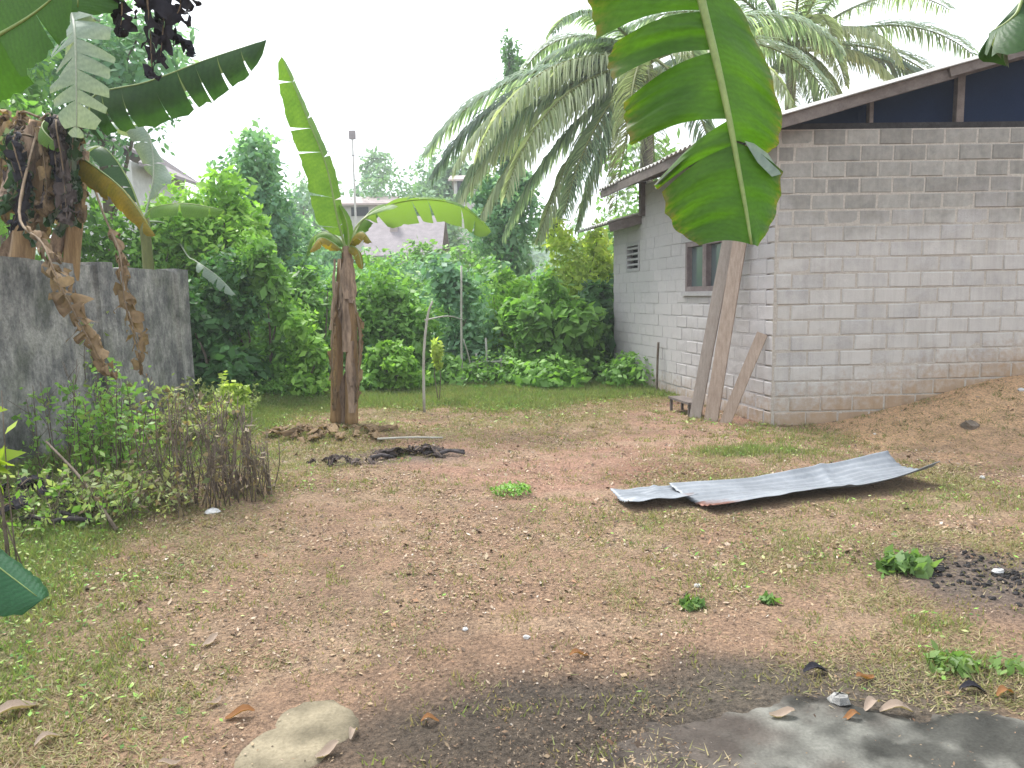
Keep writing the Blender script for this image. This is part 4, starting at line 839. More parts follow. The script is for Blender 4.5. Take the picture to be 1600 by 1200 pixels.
# ------------------------------------------------------------------ coconut palms
def frond(parent, base, az, el, L, seed, pal, droop=1.0, hang=.6, lw=.034):
    r = np.random.default_rng(seed); n = 64; p = np.array(base, float); d = np.array((math.cos(az) * math.cos(el), math.sin(az) * math.cos(el), math.sin(el))); pts = [p.copy()]
    for i in range(n):
        f = i / n; d = nrm(d + np.array((0, 0, -droop * (.010 + .042 * f)))); p = p + d * L / n; pts.append(p.copy())
    pts = np.array(pts); T = nrm(np.gradient(pts, axis=0)); m = MB(); m.tube(pts[::4], np.linspace(.045, .008, len(pts[::4])), 5)
    V = list(map(tuple, m.V)); F = []; C = []; tris = []
    for f in m.F:
        for k in range(1, len(f) - 1): tris.append((f[0], f[k], f[k + 1]))
    V = np.array(V); C = np.tile(np.array((.22, .24, .09)), (len(V), 1))
    ti = np.linspace(8, n - 1, 128).astype(int); lv = []; lt = []; lc = []; pal = np.asarray(pal)
    for i in ti:
        f = i / n; s = nrm(np.cross(T[i], (0, 0, 1.0))); ll = L * .20 * (math.sin(math.pi * min(1, .15 + f * .8)) ** .7) * r.uniform(.8, 1.1)
        for sd in (-1, 1):
            dirv = nrm(s * sd * .8 + T[i] * .55 + np.array((0, 0, .15)) + r.normal(size=3) * .08); q = pts[i]; w = lw * r.uniform(.8, 1.2); chain = [q]
            for k in range(3):
                dirv = nrm(dirv + np.array((0, 0, -hang * (.35 + .35 * k)))); q = q + dirv * ll / 3; chain.append(q)
            wv = nrm(np.cross(dirv, s * sd + np.array((0, 0, .6)))) * w * .5; b = len(lv)
            for k, cpt in enumerate(chain):
                ww = wv * (1.0, 1.1, .8, .08)[k]; lv += [cpt - ww, cpt + ww]
            for k in range(3): lt += [(b + 2 * k, b + 2 * k + 1, b + 2 * k + 3), (b + 2 * k, b + 2 * k + 3, b + 2 * k + 2)]
            cc = pal[r.integers(len(pal))] * r.uniform(.75, 1.25); lc += [cc] * 8
    nv = len(V); V = np.vstack([V, np.array(lv)]); C = np.vstack([C, np.array(lc)]); F = np.array(tris + [(a + nv, b + nv, c + nv) for a, b, c in lt])
    return obj('frond', V, F, M['frond'], parent, col=C)
PALM_G = [(0.19, 0.268, 0.192), (0.258, 0.342, 0.24), (0.336, 0.41, 0.312)]; PALM_Y = [(0.347, 0.388, 0.252), (0.426, 0.456, 0.324), (0.302, 0.353, 0.228)]; PALM_D = [(0.101, 0.148, 0.126), (0.146, 0.199, 0.168)]  # haze and glare over the crowns are put into the pale colours
def palm(label, crown, specs, L, seed, group):
    base = np.array((crown[0] + .4, crown[1] + .5, 0)); t = empty('coconut_palm', base, label, 'palm', group); r = random.Random(seed)
    tp = curve_pts([base - UZ * .2, base + (crown - base) * .5 + np.array((-.15, 0, 0)), crown - UZ * .1], 16); m = MB(); m.tube(tp, np.linspace(.2, .12, 16), 12); m.build('trunk', M['palmbark'], t, smooth=True)
    for k, (az, el, ll, pal, dr, hg) in enumerate(specs): frond(t, crown + np.array((r.uniform(-.08, .08), r.uniform(-.08, .08), r.uniform(-.05, .1))), math.radians(az), math.radians(el), L * ll, seed * 100 + k, pal, dr, hg)
    for k in range(7):
        a = r.uniform(0, 6.28); c = crown + np.array((math.cos(a) * .22, math.sin(a) * .22, -.28 - r.uniform(0, .15))); pp = np.array([c + UZ * z for z in (-.13, -.09, 0, .09, .13)]); m = MB(); m.tube(pp, [.03, .09, .115, .085, .02], 10); m.build('coconut', M['pseudo_green'], t, smooth=True)
    return t
palm('big coconut palm left of the block house with long drooping pale fronds', P(1012, 95, 17.2),
     [(178, 3, 1.12, PALM_G, .6, .5), (188, -2, 1.05, PALM_Y, .7, .8), (176, -4, 1.12, PALM_D, .6, .6), (184, -14, 1.1, PALM_Y, .6, .9), (192, -24, 1.05, PALM_Y, .55, .95), (180, -34, 1.0, PALM_G, .5, .8), (200, -44, .95, PALM_Y, .5, .95), (174, -52, .9, PALM_D, .4, .8), (210, -12, 1.0, PALM_Y, .8, .95), (222, -34, .9, PALM_G, .6, .9),
      (182, -8, 1.1, PALM_G, .7, .8), (204, 2, 1.0, PALM_Y, .8, .9), (168, 26, .55, PALM_G, .7, .5), (196, 30, .5, PALM_G, .8, .6), (150, 40, .7, PALM_G, .9, .5), (215, 40, .6, PALM_G, 1.0, .6), (120, 40, .9, PALM_G, .9, .5), (80, 45, .9, PALM_G, .9, .5), (40, 35, .9, PALM_G, .9, .5), (10, 25, 1, PALM_G, .8, .5), (350, 35, .9, PALM_G, .9, .6), (320, 10, .8, PALM_Y, 1.0, .8), (280, 20, .7, PALM_G, 1.1, .7), (250, -10, .8, PALM_Y, 1.0, .9), (240, -45, .8, PALM_Y, .6, .9), (265, -40, .75, PALM_Y, .7, .9), (190, -60, .8, PALM_G, .4, .8), (300, -35, .75, PALM_G, .8, .9)], 5.0, 5, 'coconut palms')
palm('coconut palm standing behind the gable of the block house', P(1238, 78, 20.5),
     [(0, 22, 1.05, PALM_G, .6, .45), (8, 8, 1.0, PALM_G, .5, .5), (352, -2, 1.0, PALM_D, .5, .5), (12, 38, 1.05, PALM_G, .6, .45), (350, 55, .95, PALM_G, .7, .45), (20, 72, .9, PALM_G, .8, .45), (180, 30, 1, PALM_G, .6, .5), (172, 12, 1, PALM_D, .6, .6), (186, 48, 1.0, PALM_G, .7, .5), (170, 66, .9, PALM_G, .8, .45), (188, -4, .95, PALM_Y, .6, .7), (230, 20, .7, PALM_Y, 1.0, .8), (270, 25, .7, PALM_Y, 1.1, .8), (310, 18, .7, PALM_Y, 1.0, .8), (255, 55, .7, PALM_Y, 1.0, .7), (90, 35, 1, PALM_G, .8, .5), (60, 20, 1, PALM_G, .7, .5), (120, 20, 1, PALM_D, .7, .5), (300, 60, .8, PALM_G, .9, .5), (285, 0, .6, PALM_Y, 1.0, .9), (325, -6, .8, PALM_Y, .9, .8), (255, -35, .55, PALM_Y, .8, .9), (280, -45, .5, PALM_G, .7, .9), (305, -32, .55, PALM_Y, .8, .9), (235, -30, .55, PALM_G, .8, .9)], 4.8, 6, 'coconut palms')

# ------------------------------------------------------------------ far houses, street lamp, wire
def far_house(label, c, w, d, h, rise, mat_w, mat_r, wins, ridge_along_x=True, over=.5, extra=None):
    t = empty('distant_house', c, label, 'house'); X = np.array((1.0, 0, 0)); Y = np.array((0, 1.0, 0)); c = np.asarray(c, float)
    MB().obox(c + UZ * h / 2, X, Y, UZ, w / 2, d / 2, h / 2).build('wall', M[mat_w], t)
    m = MB(); o = over
    if ridge_along_x:
        q = [(-w / 2 - o, -d / 2 - o, h - .1), (w / 2 + o, -d / 2 - o, h - .1), (w / 2 + o, 0, h + rise), (-w / 2 - o, 0, h + rise), (-w / 2 - o, d / 2 + o, h - .1), (w / 2 + o, d / 2 + o, h - .1)]
    else:
        q = [(-w / 2 - o, -d / 2 - o, h - .1), (-w / 2 - o, d / 2 + o, h - .1), (0, d / 2 + o, h + rise), (0, -d / 2 - o, h + rise), (w / 2 + o, d / 2 + o, h - .1), (w / 2 + o, -d / 2 - o, h - .1)]
    q = [c + np.array(k) for k in q]; q2 = [k - UZ * .12 for k in q]; V = q + q2
    F = [(0, 1, 2, 3), (3, 2, 5, 4), (6, 9, 8, 7), (9, 10, 11, 8), (0, 6, 7, 1), (4, 5, 11, 10), (0, 3, 9, 6), (3, 4, 10, 9), (1, 7, 8, 2), (2, 8, 11, 5)]
    obj('roof', V, F, M[mat_r], t)
    if not ridge_along_x: obj('gable', [c + np.array(k) for k in ((-w / 2, -d / 2, h), (w / 2, -d / 2, h), (0, -d / 2, h + rise * .9), (-w / 2, -d / 2 + .1, h), (w / 2, -d / 2 + .1, h), (0, -d / 2 + .1, h + rise * .9))], [(0, 1, 2), (5, 4, 3), (0, 2, 5, 3), (1, 4, 5, 2)], M[mat_w], t)
    for (x, z, ww, hh) in wins: MB().obox(c + X * x + Y * (-d / 2 - .02) + UZ * z, X, Y, UZ, ww / 2, .05, hh / 2).build('window', M['darkglass'], t)
    return t
c = gp(628, 36); c[1] += 3; hh = hgt(392, 36); dh = far_house('house behind the shrubs with a plain grey sloping roof', c, 3.1, 5, hh, hgt(335, 39) - hh, 'housewall', 'roof_grey', [(-.8, hh - .9, .8, .9), (.8, hh - .9, .8, .9)], over=.35)
MB().obox(c + np.array((-.55, -1.0, hh + (hgt(335, 39) - hh) * .72)), np.array((1., 0, 0)), np.array((0, 1., 0)), UZ, .18, .18, .42).build('chimney', M['pinkroof'], dh)
c = gp(575, 47); hh = hgt(318, 47); far_house('low pale house left behind the grey roof, with a dark window', c, 3.6, 4, hh, .55, 'housewall', 'pinkroof', [(.1, hh - .55, 1.0, .5), (-1.2, hh - .55, .5, .5)], over=.3)
c = gp(742, 56); hh = hgt(284, 56); t_ = far_house('pale pillared house with a pinkish roof beside the palm fronds', c, 2.4, 4, hh, .5, 'white', 'pinkroof', [(-.5, hh - .9, .9, 1.4)], over=.35)
for x in (.15, 1.0): MB().obox(c + np.array((x, -2.25, hh - 1.0)), np.array((1., 0, 0)), np.array((0, 1., 0)), UZ, .10, .10, .95).build('pillar', M['white'], t_)
c = gp(205, 27); hh = hgt(258, 27); far_house('white gabled house half hidden behind the left banana leaves', c, 2.6, 4, hh, hgt(205, 27) - hh, 'white', 'roof_grey', [(-.4, hh - .5, .7, .7)], ridge_along_x=False, over=.45)
lt = P(553, 275, 42); lt[2] = 0; tz = hgt(205, 42) ; sl = empty('street_lamp', lt, 'slender grey street lamp far behind the shrubs', 'street lamp')
MB().tube([lt, lt + UZ * (tz - .5), lt + UZ * (tz - .2)], [.07, .05, .05], 8).build('post', M['white'], sl, smooth=True)
MB().obox(lt + UZ * (tz - .05), np.array((1., 0, 0)), np.array((0, 1., 0)), UZ, .17, .1, .22).build('lamp_head', M['roof_grey'], sl)
m = MB(); m.tube(curve_pts([P(420, 212, 36), P(500, 234, 40), P(553, 243, 42), P(600, 249, 52), P(690, 258, 75)], 24), .018, 5); tag(obj('overhead_wire', m.V, m.F, M['dark'], None, smooth=True), 'thin overhead wire running past the street lamp', 'wire')

# ------------------------------------------------------------------ stakes, stick fence and blue sheet at the lawn's end
stick([G(663, 645) - UZ * .05, P(662, 560, G(663, 645)[1]), P(668, 495, G(663, 645)[1]), P(676, 470, G(663, 645)[1])], .022, .014, M['palestick'], 'nearer pale bent stake standing on the lawn', 'stake', 'stake', 'stakes on the lawn')
stick([G(722, 603) - UZ * .05, P(721, 520, G(722, 603)[1]), P(721, 415, G(722, 603)[1])], .024, .018, M['palestick'], 'farther tall straight pale stake near the stick fence', 'stake', 'stake', 'stakes on the lawn')
stick([P(664, 500, G(663, 645)[1] + .3), P(700, 494, 12.4), P(724, 500, G(722, 603)[1] - .04)], .012, .010, M['palestick'], 'thin rail tied between the two pale stakes')
stick([G(741, 600) - UZ * .03, P(733, 560, 13.9), P(724, 530, 13.8)], .018, .012, M['palestick'], 'short pale prop leaning on the tall stake')
S('young_plant', 'spindly yellow green seedling beside the nearer pale stake', 'plant', G(685, 628), .10, .10, .55 + .9, 'yellow', 120, .13, 140, 5, stems=2, trunk_r=.010, low=.2)
fb = G(780, 597); sf = empty('stick_fence', fb, 'low fence of pale grey sticks before the dark hollow', 'fence'); dF = fb[1] + .1
for (u, vt) in ((745, 552), (760, 528), (783, 556), (806, 535), (816, 560)): MB().tube([P(u, 600, dF), P(u + 1, (600 + vt) / 2, dF), P(u - 1, vt, dF)], [.026, .024, .02], 7).build('post', M['palestick'], sf, smooth=True)
for (v0, v1) in ((566, 562), (582, 579)): MB().tube([P(738, v0, dF - .04), P(780, (v0 + v1) / 2 + 1, dF - .04), P(822, v1, dF - .04)], [.02, .022, .018], 7).build('rail', M['palestick'], sf, smooth=True)
V = []
for j in range(6):
    for i in range(7): V.append(P(690 + i * 4.5, 432 + j * 5 + 2 * math.sin(i), 14.95 + .05 * math.sin(i * 1.7 + j)))
tag(obj('tarpaulin', V, [(j * 7 + i, j * 7 + i + 1, (j + 1) * 7 + i + 1, (j + 1) * 7 + i) for j in range(5) for i in range(6)], M['tarp_blue'], None, smooth=True), 'scrap of faded blue sheet caught in the shrub by the tall stake', 'tarpaulin')

# ------------------------------------------------------------------ roofing sheets on the ground
def roof_scrap(name, label, p0, p1, W, lift, curl, seed, rust, n=70, m_=61, bend=.0):
    p0, p1 = np.asarray(p0, float), np.asarray(p1, float); d = nrm(p1 - p0); s = np.cross(UZ, d); V = []; C = []
    for i in range(n):
        f = i / (n - 1)
        for k in range(m_):
            c = k / (m_ - 1) * 2 - 1
            x = p0 + (p1 - p0) * f + s * (c * W / 2 * (1 - .12 * curl * f)) + s * bend * 4 * f * (1 - f)
            z = float(ground_z(x[0], x[1])) + .025 + lift(f, c) + curl * (abs(c) ** 2.4) * (.035 + .09 * f * f) + .0045 * math.sin(c * 27) + .008 * math.sin(f * 9 + c * 2) + .012 * math.exp(-((f - .62 - c * .05) / .02) ** 2) + .02 * (float(vnoise(f * 5 + seed, c * 2, 12)) - .5)
            V.append((x[0], x[1], z)); C.append((rust(f, c), 0, 0))
    F = [(i * m_ + k, i * m_ + k + 1, (i + 1) * m_ + k + 1, (i + 1) * m_ + k) for i in range(n - 1) for k in range(m_ - 1)]
    o = obj(name, V, F, M['zinc'], None, origin=p0, col=np.array(C), smooth=True); md = o.modifiers.new('thick', 'SOLIDIFY'); md.thickness = .004; md.offset = 0
    return tag(o, label, 'roofing sheet', 'roofing sheets on the ground')
roof_scrap('roofing_sheet', 'long curled grey metal roofing sheet lying on the ground with a rusty near end', G(1078, 790), G(1425, 748), .62, lambda f, c: (.015 + .12 * max(0, f - .6) ** 1.1), 1.0, 1, lambda f, c: .55 * max(0, 1 - f * 4.2) * (c < -.2) + .1)
roof_scrap('roofing_sheet', 'short flat grey metal offcut at the left end of the long curled sheet', G(968, 792), G(1072, 783), .40, lambda f, c: .02 + .03 * (c < 0) * abs(c), .25, 2, lambda f, c: .1 + .25 * (f > .8), n=16)

# ------------------------------------------------------------------ stone and concrete in the foreground
def slab_patch(name, x0, x1, y0, y1, st, maskf, hf, colf):
    xs = np.arange(x0, x1, st); ys = np.arange(y0, y1, st); X, Y = np.meshgrid(xs, ys); mk = maskf(X, Y); z = ground_z(X, Y) + hf(X, Y, mk)
    i = np.arange(X.size).reshape(X.shape); Fq = np.stack([i[:-1, :-1], i[:-1, 1:], i[1:, 1:], i[1:, :-1]], -1).reshape(-1, 4); keep = mk.ravel()[Fq].max(1) > 0.02
    return obj(name, np.stack([X.ravel(), Y.ravel(), z.ravel()], 1), Fq[keep], M['rock'], col=colf(X.ravel(), Y.ravel()), smooth=True)
pc = G(1330, 1150); pe = [G(u, v) for (u, v) in ((880, 1200), (900, 1140), (1010, 1080), (1150, 1062), (1280, 1078), (1420, 1090), (1600, 1092), (1800, 1100))]
ex = [p[0] for p in pe]; ey = [p[1] for p in pe]
def pad_mask(X, Y):
    edge = np.interp(X, ex, ey) + (fbm(X, Y, .22, 4, 61) - .5) * .34
    return sstep(-.04, .24, edge - Y) * sstep(ex[0] - .15, ex[0] + .5, X + (fbm(X, Y, .2, 3, 62) - .5) * .4)
def pad_col(x, y):
    n = fbm(x, y, .4, 4, 63); n2 = fbm(x, y, .09, 3, 64); n3 = fbm(x, y, .22, 3, 66)
    c = np.array((.12, .118, .104)) * (.7 + .55 * n)[:, None] * (.45 + 1.1 * n2)[:, None]
    ed = np.interp(x, ex, ey) - y + (n3 - .5) * .7 + (n2 - .5) * .25
    dirt = np.clip(np.maximum(1.15 - 1.2 * sstep(.35, 1.25, x + (n3 - .5) * 1.1), 1 - sstep(.10, .34, ed)), 0, 1)
    c = c * (1 - dirt)[:, None] + np.array((.068, .057, .049)) * (.6 + .8 * n2)[:, None] * dirt[:, None]
    return c * (1 - .6 * sstep(.60, .72, n3))[:, None]
tag(slab_patch('concrete_apron', .1, 4.0, 1.9, 3.4, .02, pad_mask, lambda X, Y, mk: -.030 + .042 * mk + .05 * (fbm(X, Y, .3, 5, 65) - .5), pad_col), kind='structure')
rc = [G(u, v) for (u, v) in ((470, 1078), (560, 1100), (572, 1128), (520, 1165), (420, 1230), (340, 1230), (420, 1130))]
rcx = np.mean([p[0] for p in rc]); rcy = np.mean([p[1] for p in rc]); ra = [math.atan2(p[1] - rcy, p[0] - rcx) for p in rc]; rd = [math.hypot(p[0] - rcx, p[1] - rcy) for p in rc]; o_ = np.argsort(ra)
def rock_mask(X, Y):
    an = np.arctan2(Y - rcy, X - rcx); R = np.interp(an, np.array(ra)[o_], np.array(rd)[o_], period=2 * math.pi); return 1 - sstep(.72, 1.0, np.hypot(X - rcx, Y - rcy) / R + (fbm(X, Y, .10, 3, 71) - .5) * .14)
tag(slab_patch('flat_stone', rcx - .6, rcx + .6, rcy - .6, rcy + .6, .018, rock_mask, lambda X, Y, mk: -.014 + .022 * mk + .03 * (fbm(X, Y, .22, 4, 72) - .5), lambda x, y: np.array((.17, .145, .10)) * (.25 + 1.3 * fbm(x, y, .10, 4, 73))[:, None] * (.55 + .45 * sstep(.2, .8, rock_mask(x, y)))[:, None]), 'flat beige stone half sunk in the earth at the bottom of the yard', 'stone')

# stones, ash clods
def clod(p, r_, mat, seed):
    r = random.Random(seed); m = MB(); V = []; n = 7
    for j in range(5):
        ph = math.pi * j / 4
        for i in range(n):
            th = 2 * math.pi * i / n; q = r_ * r.uniform(.7, 1.2); V.append((p[0] + q * math.sin(ph) * math.cos(th), p[1] + q * math.sin(ph) * math.sin(th) * .8, p[2] + q * .6 * math.cos(ph) + r_ * .3))
    F = [(j * n + i, j * n + (i + 1) % n, (j + 1) * n + (i + 1) % n, (j + 1) * n + i) for j in range(4) for i in range(n)]; return m.add(V, F)
r = random.Random(31); m = MB()
for k in range(260):
    a = r.uniform(0, 6.28); q = r.random() ** .7; x, y = ASH[0] + .05 + math.cos(a) * q * .5, ASH[1] + math.sin(a) * q * .42; mm = clod((x, y, float(ground_z(x, y))), r.uniform(.005, .02), None, k); m.add(mm.V, mm.F)
tag(obj('charcoal_bits', m.V, m.F, M['dark'], None), 'patch of charcoal and ash from a small fire at the right edge', 'ashes', None, 'stuff')
def stone(u, v, r_, label, mat, flat=.6): p = G(u, v); p[2] = float(ground_z(p[0], p[1])); mm = clod(p, r_, None, int(u)); mm.V = [(x, y, p[2] + (z - p[2]) * flat / .6) for x, y, z in mm.V]; tag(obj('stone', mm.V, mm.F, M[mat], None, origin=p), label, 'stone')
stone(1310, 1098, .05, 'dark lump on the edge of the concrete by pale leaves', 'oldwall'); stone(1560, 897, .035, 'pale stone lying in the charcoal patch', 'white'); stone(1465, 893, .04, 'dark clod left of the charcoal patch', 'dark')
stone(1592, 672, .04, 'white stone on the orange earth near the right edge', 'white'); stone(1535, 746, .03, 'white pebble on the grass right of the curled metal sheet', 'white')
stone(330, 800, .07, 'white flat stone at the foot of the dry stalks', 'white', .35); stone(727, 985, .016, 'left white pebble in the middle of the bare earth', 'white'); stone(823, 998, .018, 'right white pebble in the middle of the bare earth', 'white')
stone(1090, 916, .022, 'pale flat chip on the grass above the small green weed', 'white'); stone(1515, 690, .09, 'low clod of soil and roots on the orange earth', 'stick')

# ------------------------------------------------------------------ dry leaves one can pick out
def dry_leaf(u, v, L, ang, label, mat='ban_dry', w=.45):
    p = G(u, v); p[2] = float(ground_z(p[0], p[1])) + .012 + (.006 if (v > 1100 and u > 900) else 0); d = np.array((math.cos(ang), math.sin(ang), 0)); s = np.array((-math.sin(ang), math.cos(ang), 0)); V = []; UV = []
    for i in range(6):
        f = i / 5; ww = L * w * .5 * math.sin(math.pi * (.08 + .84 * f)) ** .8
        for k in (-1, -.5, 0, .5, 1): V.append(p + d * L * (f - .5) + s * ww * k + UZ * (abs(k) ** 1.6 * ww * .7 + .012 * math.sin(f * 5 + u) + .004)); UV.append((f, abs(k)))
    F = [(i * 5 + k, i * 5 + k + 1, i * 5 + 6 + k, i * 5 + 5 + k) for i in range(5) for k in range(4)]
    tag(obj('dry_leaf', V, F, M[mat], None, origin=p, smooth=True, uv=UV), label, 'dry leaf', 'dry leaves on the ground')
M['leaf_pink'] = mat_banana('bleached_leaf', (0.25, 0.184, 0.149), (0.369, 0.297, 0.256), .2, rough=.8); M['leaf_rust'] = mat_banana('rusty_leaf', (0.191, 0.0829, 0.0319), (0.293, 0.153, 0.0701), .2, rough=.8)
for a in ((1222, 1122, .10, .1, 'bleached flat leaf lying alone on the dark concrete', 'leaf_pink'), (1362, 1106, .09, .6, 'pale curled leaf beside the dark lump on the concrete', 'leaf_pink'), (1400, 1114, .12, -.1, 'brown and pale leaf right of the pale curled one on the concrete', 'leaf_pink'),
          (1352, 1062, .09, .3, 'tan leaf at the grass edge above the concrete', 'leaf_rust'), (1330, 1126, .07, .2, 'small rusty leaf below the dark lump', 'leaf_rust'), (375, 1118, .11, .3, 'curled reddish leaf left of the flat beige stone', 'leaf_rust'), (335, 1098, .07, 1.0, 'pale pink leaf scrap left above the flat stone', 'leaf_pink'),
          (330, 1003, .10, 1.2, 'bright pale leaf standing on edge at the left of the bare earth', 'leaf_pink'), (552, 1146, .06, 1.4, 'small pinkish leaf on the right tip of the flat stone', 'leaf_pink'), (512, 1176, .10, .9, 'tan leaf at the foot of the flat stone', 'leaf_pink'), (672, 1128, .07, .2, 'orange leaf right of the flat stone', 'leaf_rust'),
          (905, 1025, .09, .3, 'brown leaf in the middle of the lower yard', 'leaf_rust'), (75, 1158, .09, .9, 'pinkish leaf in the grass at the lower left', 'leaf_pink'), (25, 1115, .16, .8, 'long straw coloured leaf blade at the lower left edge', 'leaf_pink'), (265, 1196, .07, .4, 'pale leaf at the very bottom left of the yard', 'leaf_pink'),
          (1520, 1082, .10, -.2, 'dark brown leaf at the far edge of the concrete on the right', 'ban_dead'), (1275, 1052, .11, .1, 'black leaf lying where the grass meets the concrete', 'ban_dead'), (265, 905, .07, .5, 'tan leaf in the left grass above the bare earth', 'leaf_pink'), (1570, 1088, .08, .3, 'reddish brown leaf at the right end of the concrete edge', 'leaf_rust')): dry_leaf(*a)

# ------------------------------------------------------------------ weeds along the left wall
def stalk_clump(name, label, c, rx, ry, h, n, seed, mat, leaf_pal=None, nl=0, lsize=.06, r0=.006, cat='weeds', lean=.12, bushy=0):
    t = empty(name, c, label, cat); r = random.Random(seed); m = MB(); tips = []
    for k in range(n):
        a = r.uniform(0, 6.28); q = r.random() ** .6; x, y = c[0] + math.cos(a) * q * rx, c[1] + math.sin(a) * q * ry; z = float(ground_z(x, y)); hh = h * r.uniform(.3, 1.1)
        top = np.array((x + r.uniform(-lean, lean), y + r.uniform(-lean, lean), z + hh)); p0 = np.array((x, y, z - .02)); m.tube(curve_pts([p0, (p0 + top) / 2 + np.array((r.uniform(-.03, .03), 0, 0)), top], 5), np.linspace(r0, r0 * .5, 5), 4); tips.append((p0, top))
        for b in range(bushy):
            f = r.uniform(.35, .9); s0 = p0 + (top - p0) * f; e = s0 + np.array((r.uniform(-.14, .14), r.uniform(-.14, .14), r.uniform(.03, .16))); m.tube([s0, (s0 + e) / 2, e], [r0 * .5, r0 * .45, r0 * .3], 3)
    m.build('stalks', M[mat], t, smooth=True)
    if nl:
        rg = np.random.default_rng(seed); P0 = np.array([q[0] for q in tips]); P1 = np.array([q[1] for q in tips]); k = rg.integers(len(tips), size=nl); f = rg.random((nl, 1)) ** (.7 if cat == 'weeds' else .22); cl = P0[k] + (P1[k] - P0[k]) * f + rg.normal(size=(nl, 3)) * .05
        V, F, cc = leaf_cloud(seed, np.concatenate([cl, np.full((nl, 3), .03)], 1), nl, lsize, leaf_pal); obj('leaves', V, F, M['leaf'], t, col=cc)
    return t
wp = lambda u, v: (lambda p: np.array((p[0], p[1], float(ground_z(p[0], p[1])))))(G(u, v))
BR = [(.17, .12, .07), (.26, .20, .12), (.12, .09, .06)]
stalk_clump('dead_weeds', 'thicket of dry brown upright stalks right of the wall foot', wp(325, 775), .52, .42, .80, 90, 1, 'stick', BR + [(.12, .17, .05)], 420, .05, .006, lean=.2, bushy=4)
stalk_clump('dead_weeds', 'sparser dry stalks standing at the right fringe of the thicket', wp(398, 770), .18, .3, .62, 22, 2, 'stick', BR, 120, .05, .006, lean=.06, bushy=2)
stalk_clump('green_weeds', 'leggy green weeds in front of the dark wall left of the dry thicket', wp(170, 745), .55, .6, .95, 46, 3, 'stick', GREENS['mid'] + [(.2, .2, .07)], 1500, .06, .006, bushy=3)
stalk_clump('green_weeds', 'fine pale green weeds against the middle of the dark wall', wp(110, 700), .5, .5, 1.35, 34, 4, 'stick', GREENS['olive'], 1500, .075, .006, bushy=3)
stalk_clump('green_weeds', 'low bright green weeds at the foot of the wall in the left corner', wp(70, 820), .62, .5, .34, 70, 5, 'stick', GREENS['olive'] + GREENS['bright'][:2] + BR[:1], 1300, .05, .004, bushy=2)
stalk_clump('green_weeds', 'sprawling olive weeds between the left corner and the dry thicket', wp(215, 800), .5, .4, .36, 50, 6, 'stick', GREENS['olive'] + BR, 1100, .05, .004, bushy=3)
stalk_clump('green_weeds', 'dry mixed weeds growing below the wall pier beyond the thicket', wp(270, 700), .6, .6, .6, 50, 7, 'stick', GREENS['olive'] + BR[:2], 1600, .07, .005, bushy=2)
stalk_clump('green_weeds', 'grassy weeds at the end of the dark wall', wp(330, 655), .6, .5, .35, 40, 8, 'stick', GREENS['olive'], 1500, .06, .004)
stalk_clump('green_weeds', 'weeds along the shrub foot left of the banana stems', wp(420, 628), .5, .35, .3, 36, 9, 'stick', GREENS['mid'], 1500, .06, .004)
yl = wp(15, 700); yl = np.array((-3.05, 4.5, float(ground_z(-3.05, 4.5))))
stalk_clump('leafy_weed', 'young plant with bright yellow green leaves at the left edge', yl, .06, .10, 1.12, 5, 10, 'stick', [(.22, .32, .03), (.36, .46, .05)], 26, .15, .006, cat='plant')
stick([wp(62, 700), P(54, 630, wp(62, 700)[1]), P(45, 570, wp(62, 700)[1])], .014, .012, M['palestick'], 'thin whitish pole standing among the weeds by the dark wall', 'pole', 'pole')
stick([P(40, 572, wp(62, 700)[1] - .02), P(60, 570, wp(62, 700)[1]), P(84, 571, wp(62, 700)[1])], .010, .010, M['palestick'], 'short crosspiece tied to the top of the whitish pole')
q = wp(182, 832); stick([q + UZ * .02, P(130, 752, q[1] + .35), P(72, 690, q[1] + .7)], .016, .009, M['stick'], 'long bare branch sloping up to the left out of the weeds', 'branch', 'branch')
q = wp(45, 775); dry_pile('brush_heap', 'dark heap of brushwood in the weeds at the left edge', np.array((-3.7, 5.6, .1)), .45, .4, .3, 14, 9, 'ban_dead', .3, 'brush heap', 14)
for (u, v, lab, s_, nn) in ((800, 776, 'single bright green weed tuft in the middle of the yard', .16, 240), (1082, 948, 'small bright green weed near the centre of the lower right yard', .07, 70), (1492, 1046, 'pale green weed tuft at the edge of the concrete', .12, 130), (1205, 938, 'tiny dark green weed right of the small bright one', .06, 50), (1415, 892, 'flat green weed left of the charcoal patch', .16, 150), (1582, 1050, 'green weed at the right edge above the concrete', .09, 80)):
    p = wp(u, v); cl = [(p[0], p[1], p[2] + s_ * .22, s_ * 1.05, s_ * .9, s_ * .4)]; V, F, cc = leaf_cloud(int(u), cl, int(nn * 1.3), .07 if u == 1415 else .048, [(.08, .15, .04), (.14, .24, .065), (.2, .27, .09)] if u != 800 else GREENS['mid']); tag(obj('weed', V, F, M['leaf'], None, origin=p, col=cc), lab, 'weed', None, 'thing')

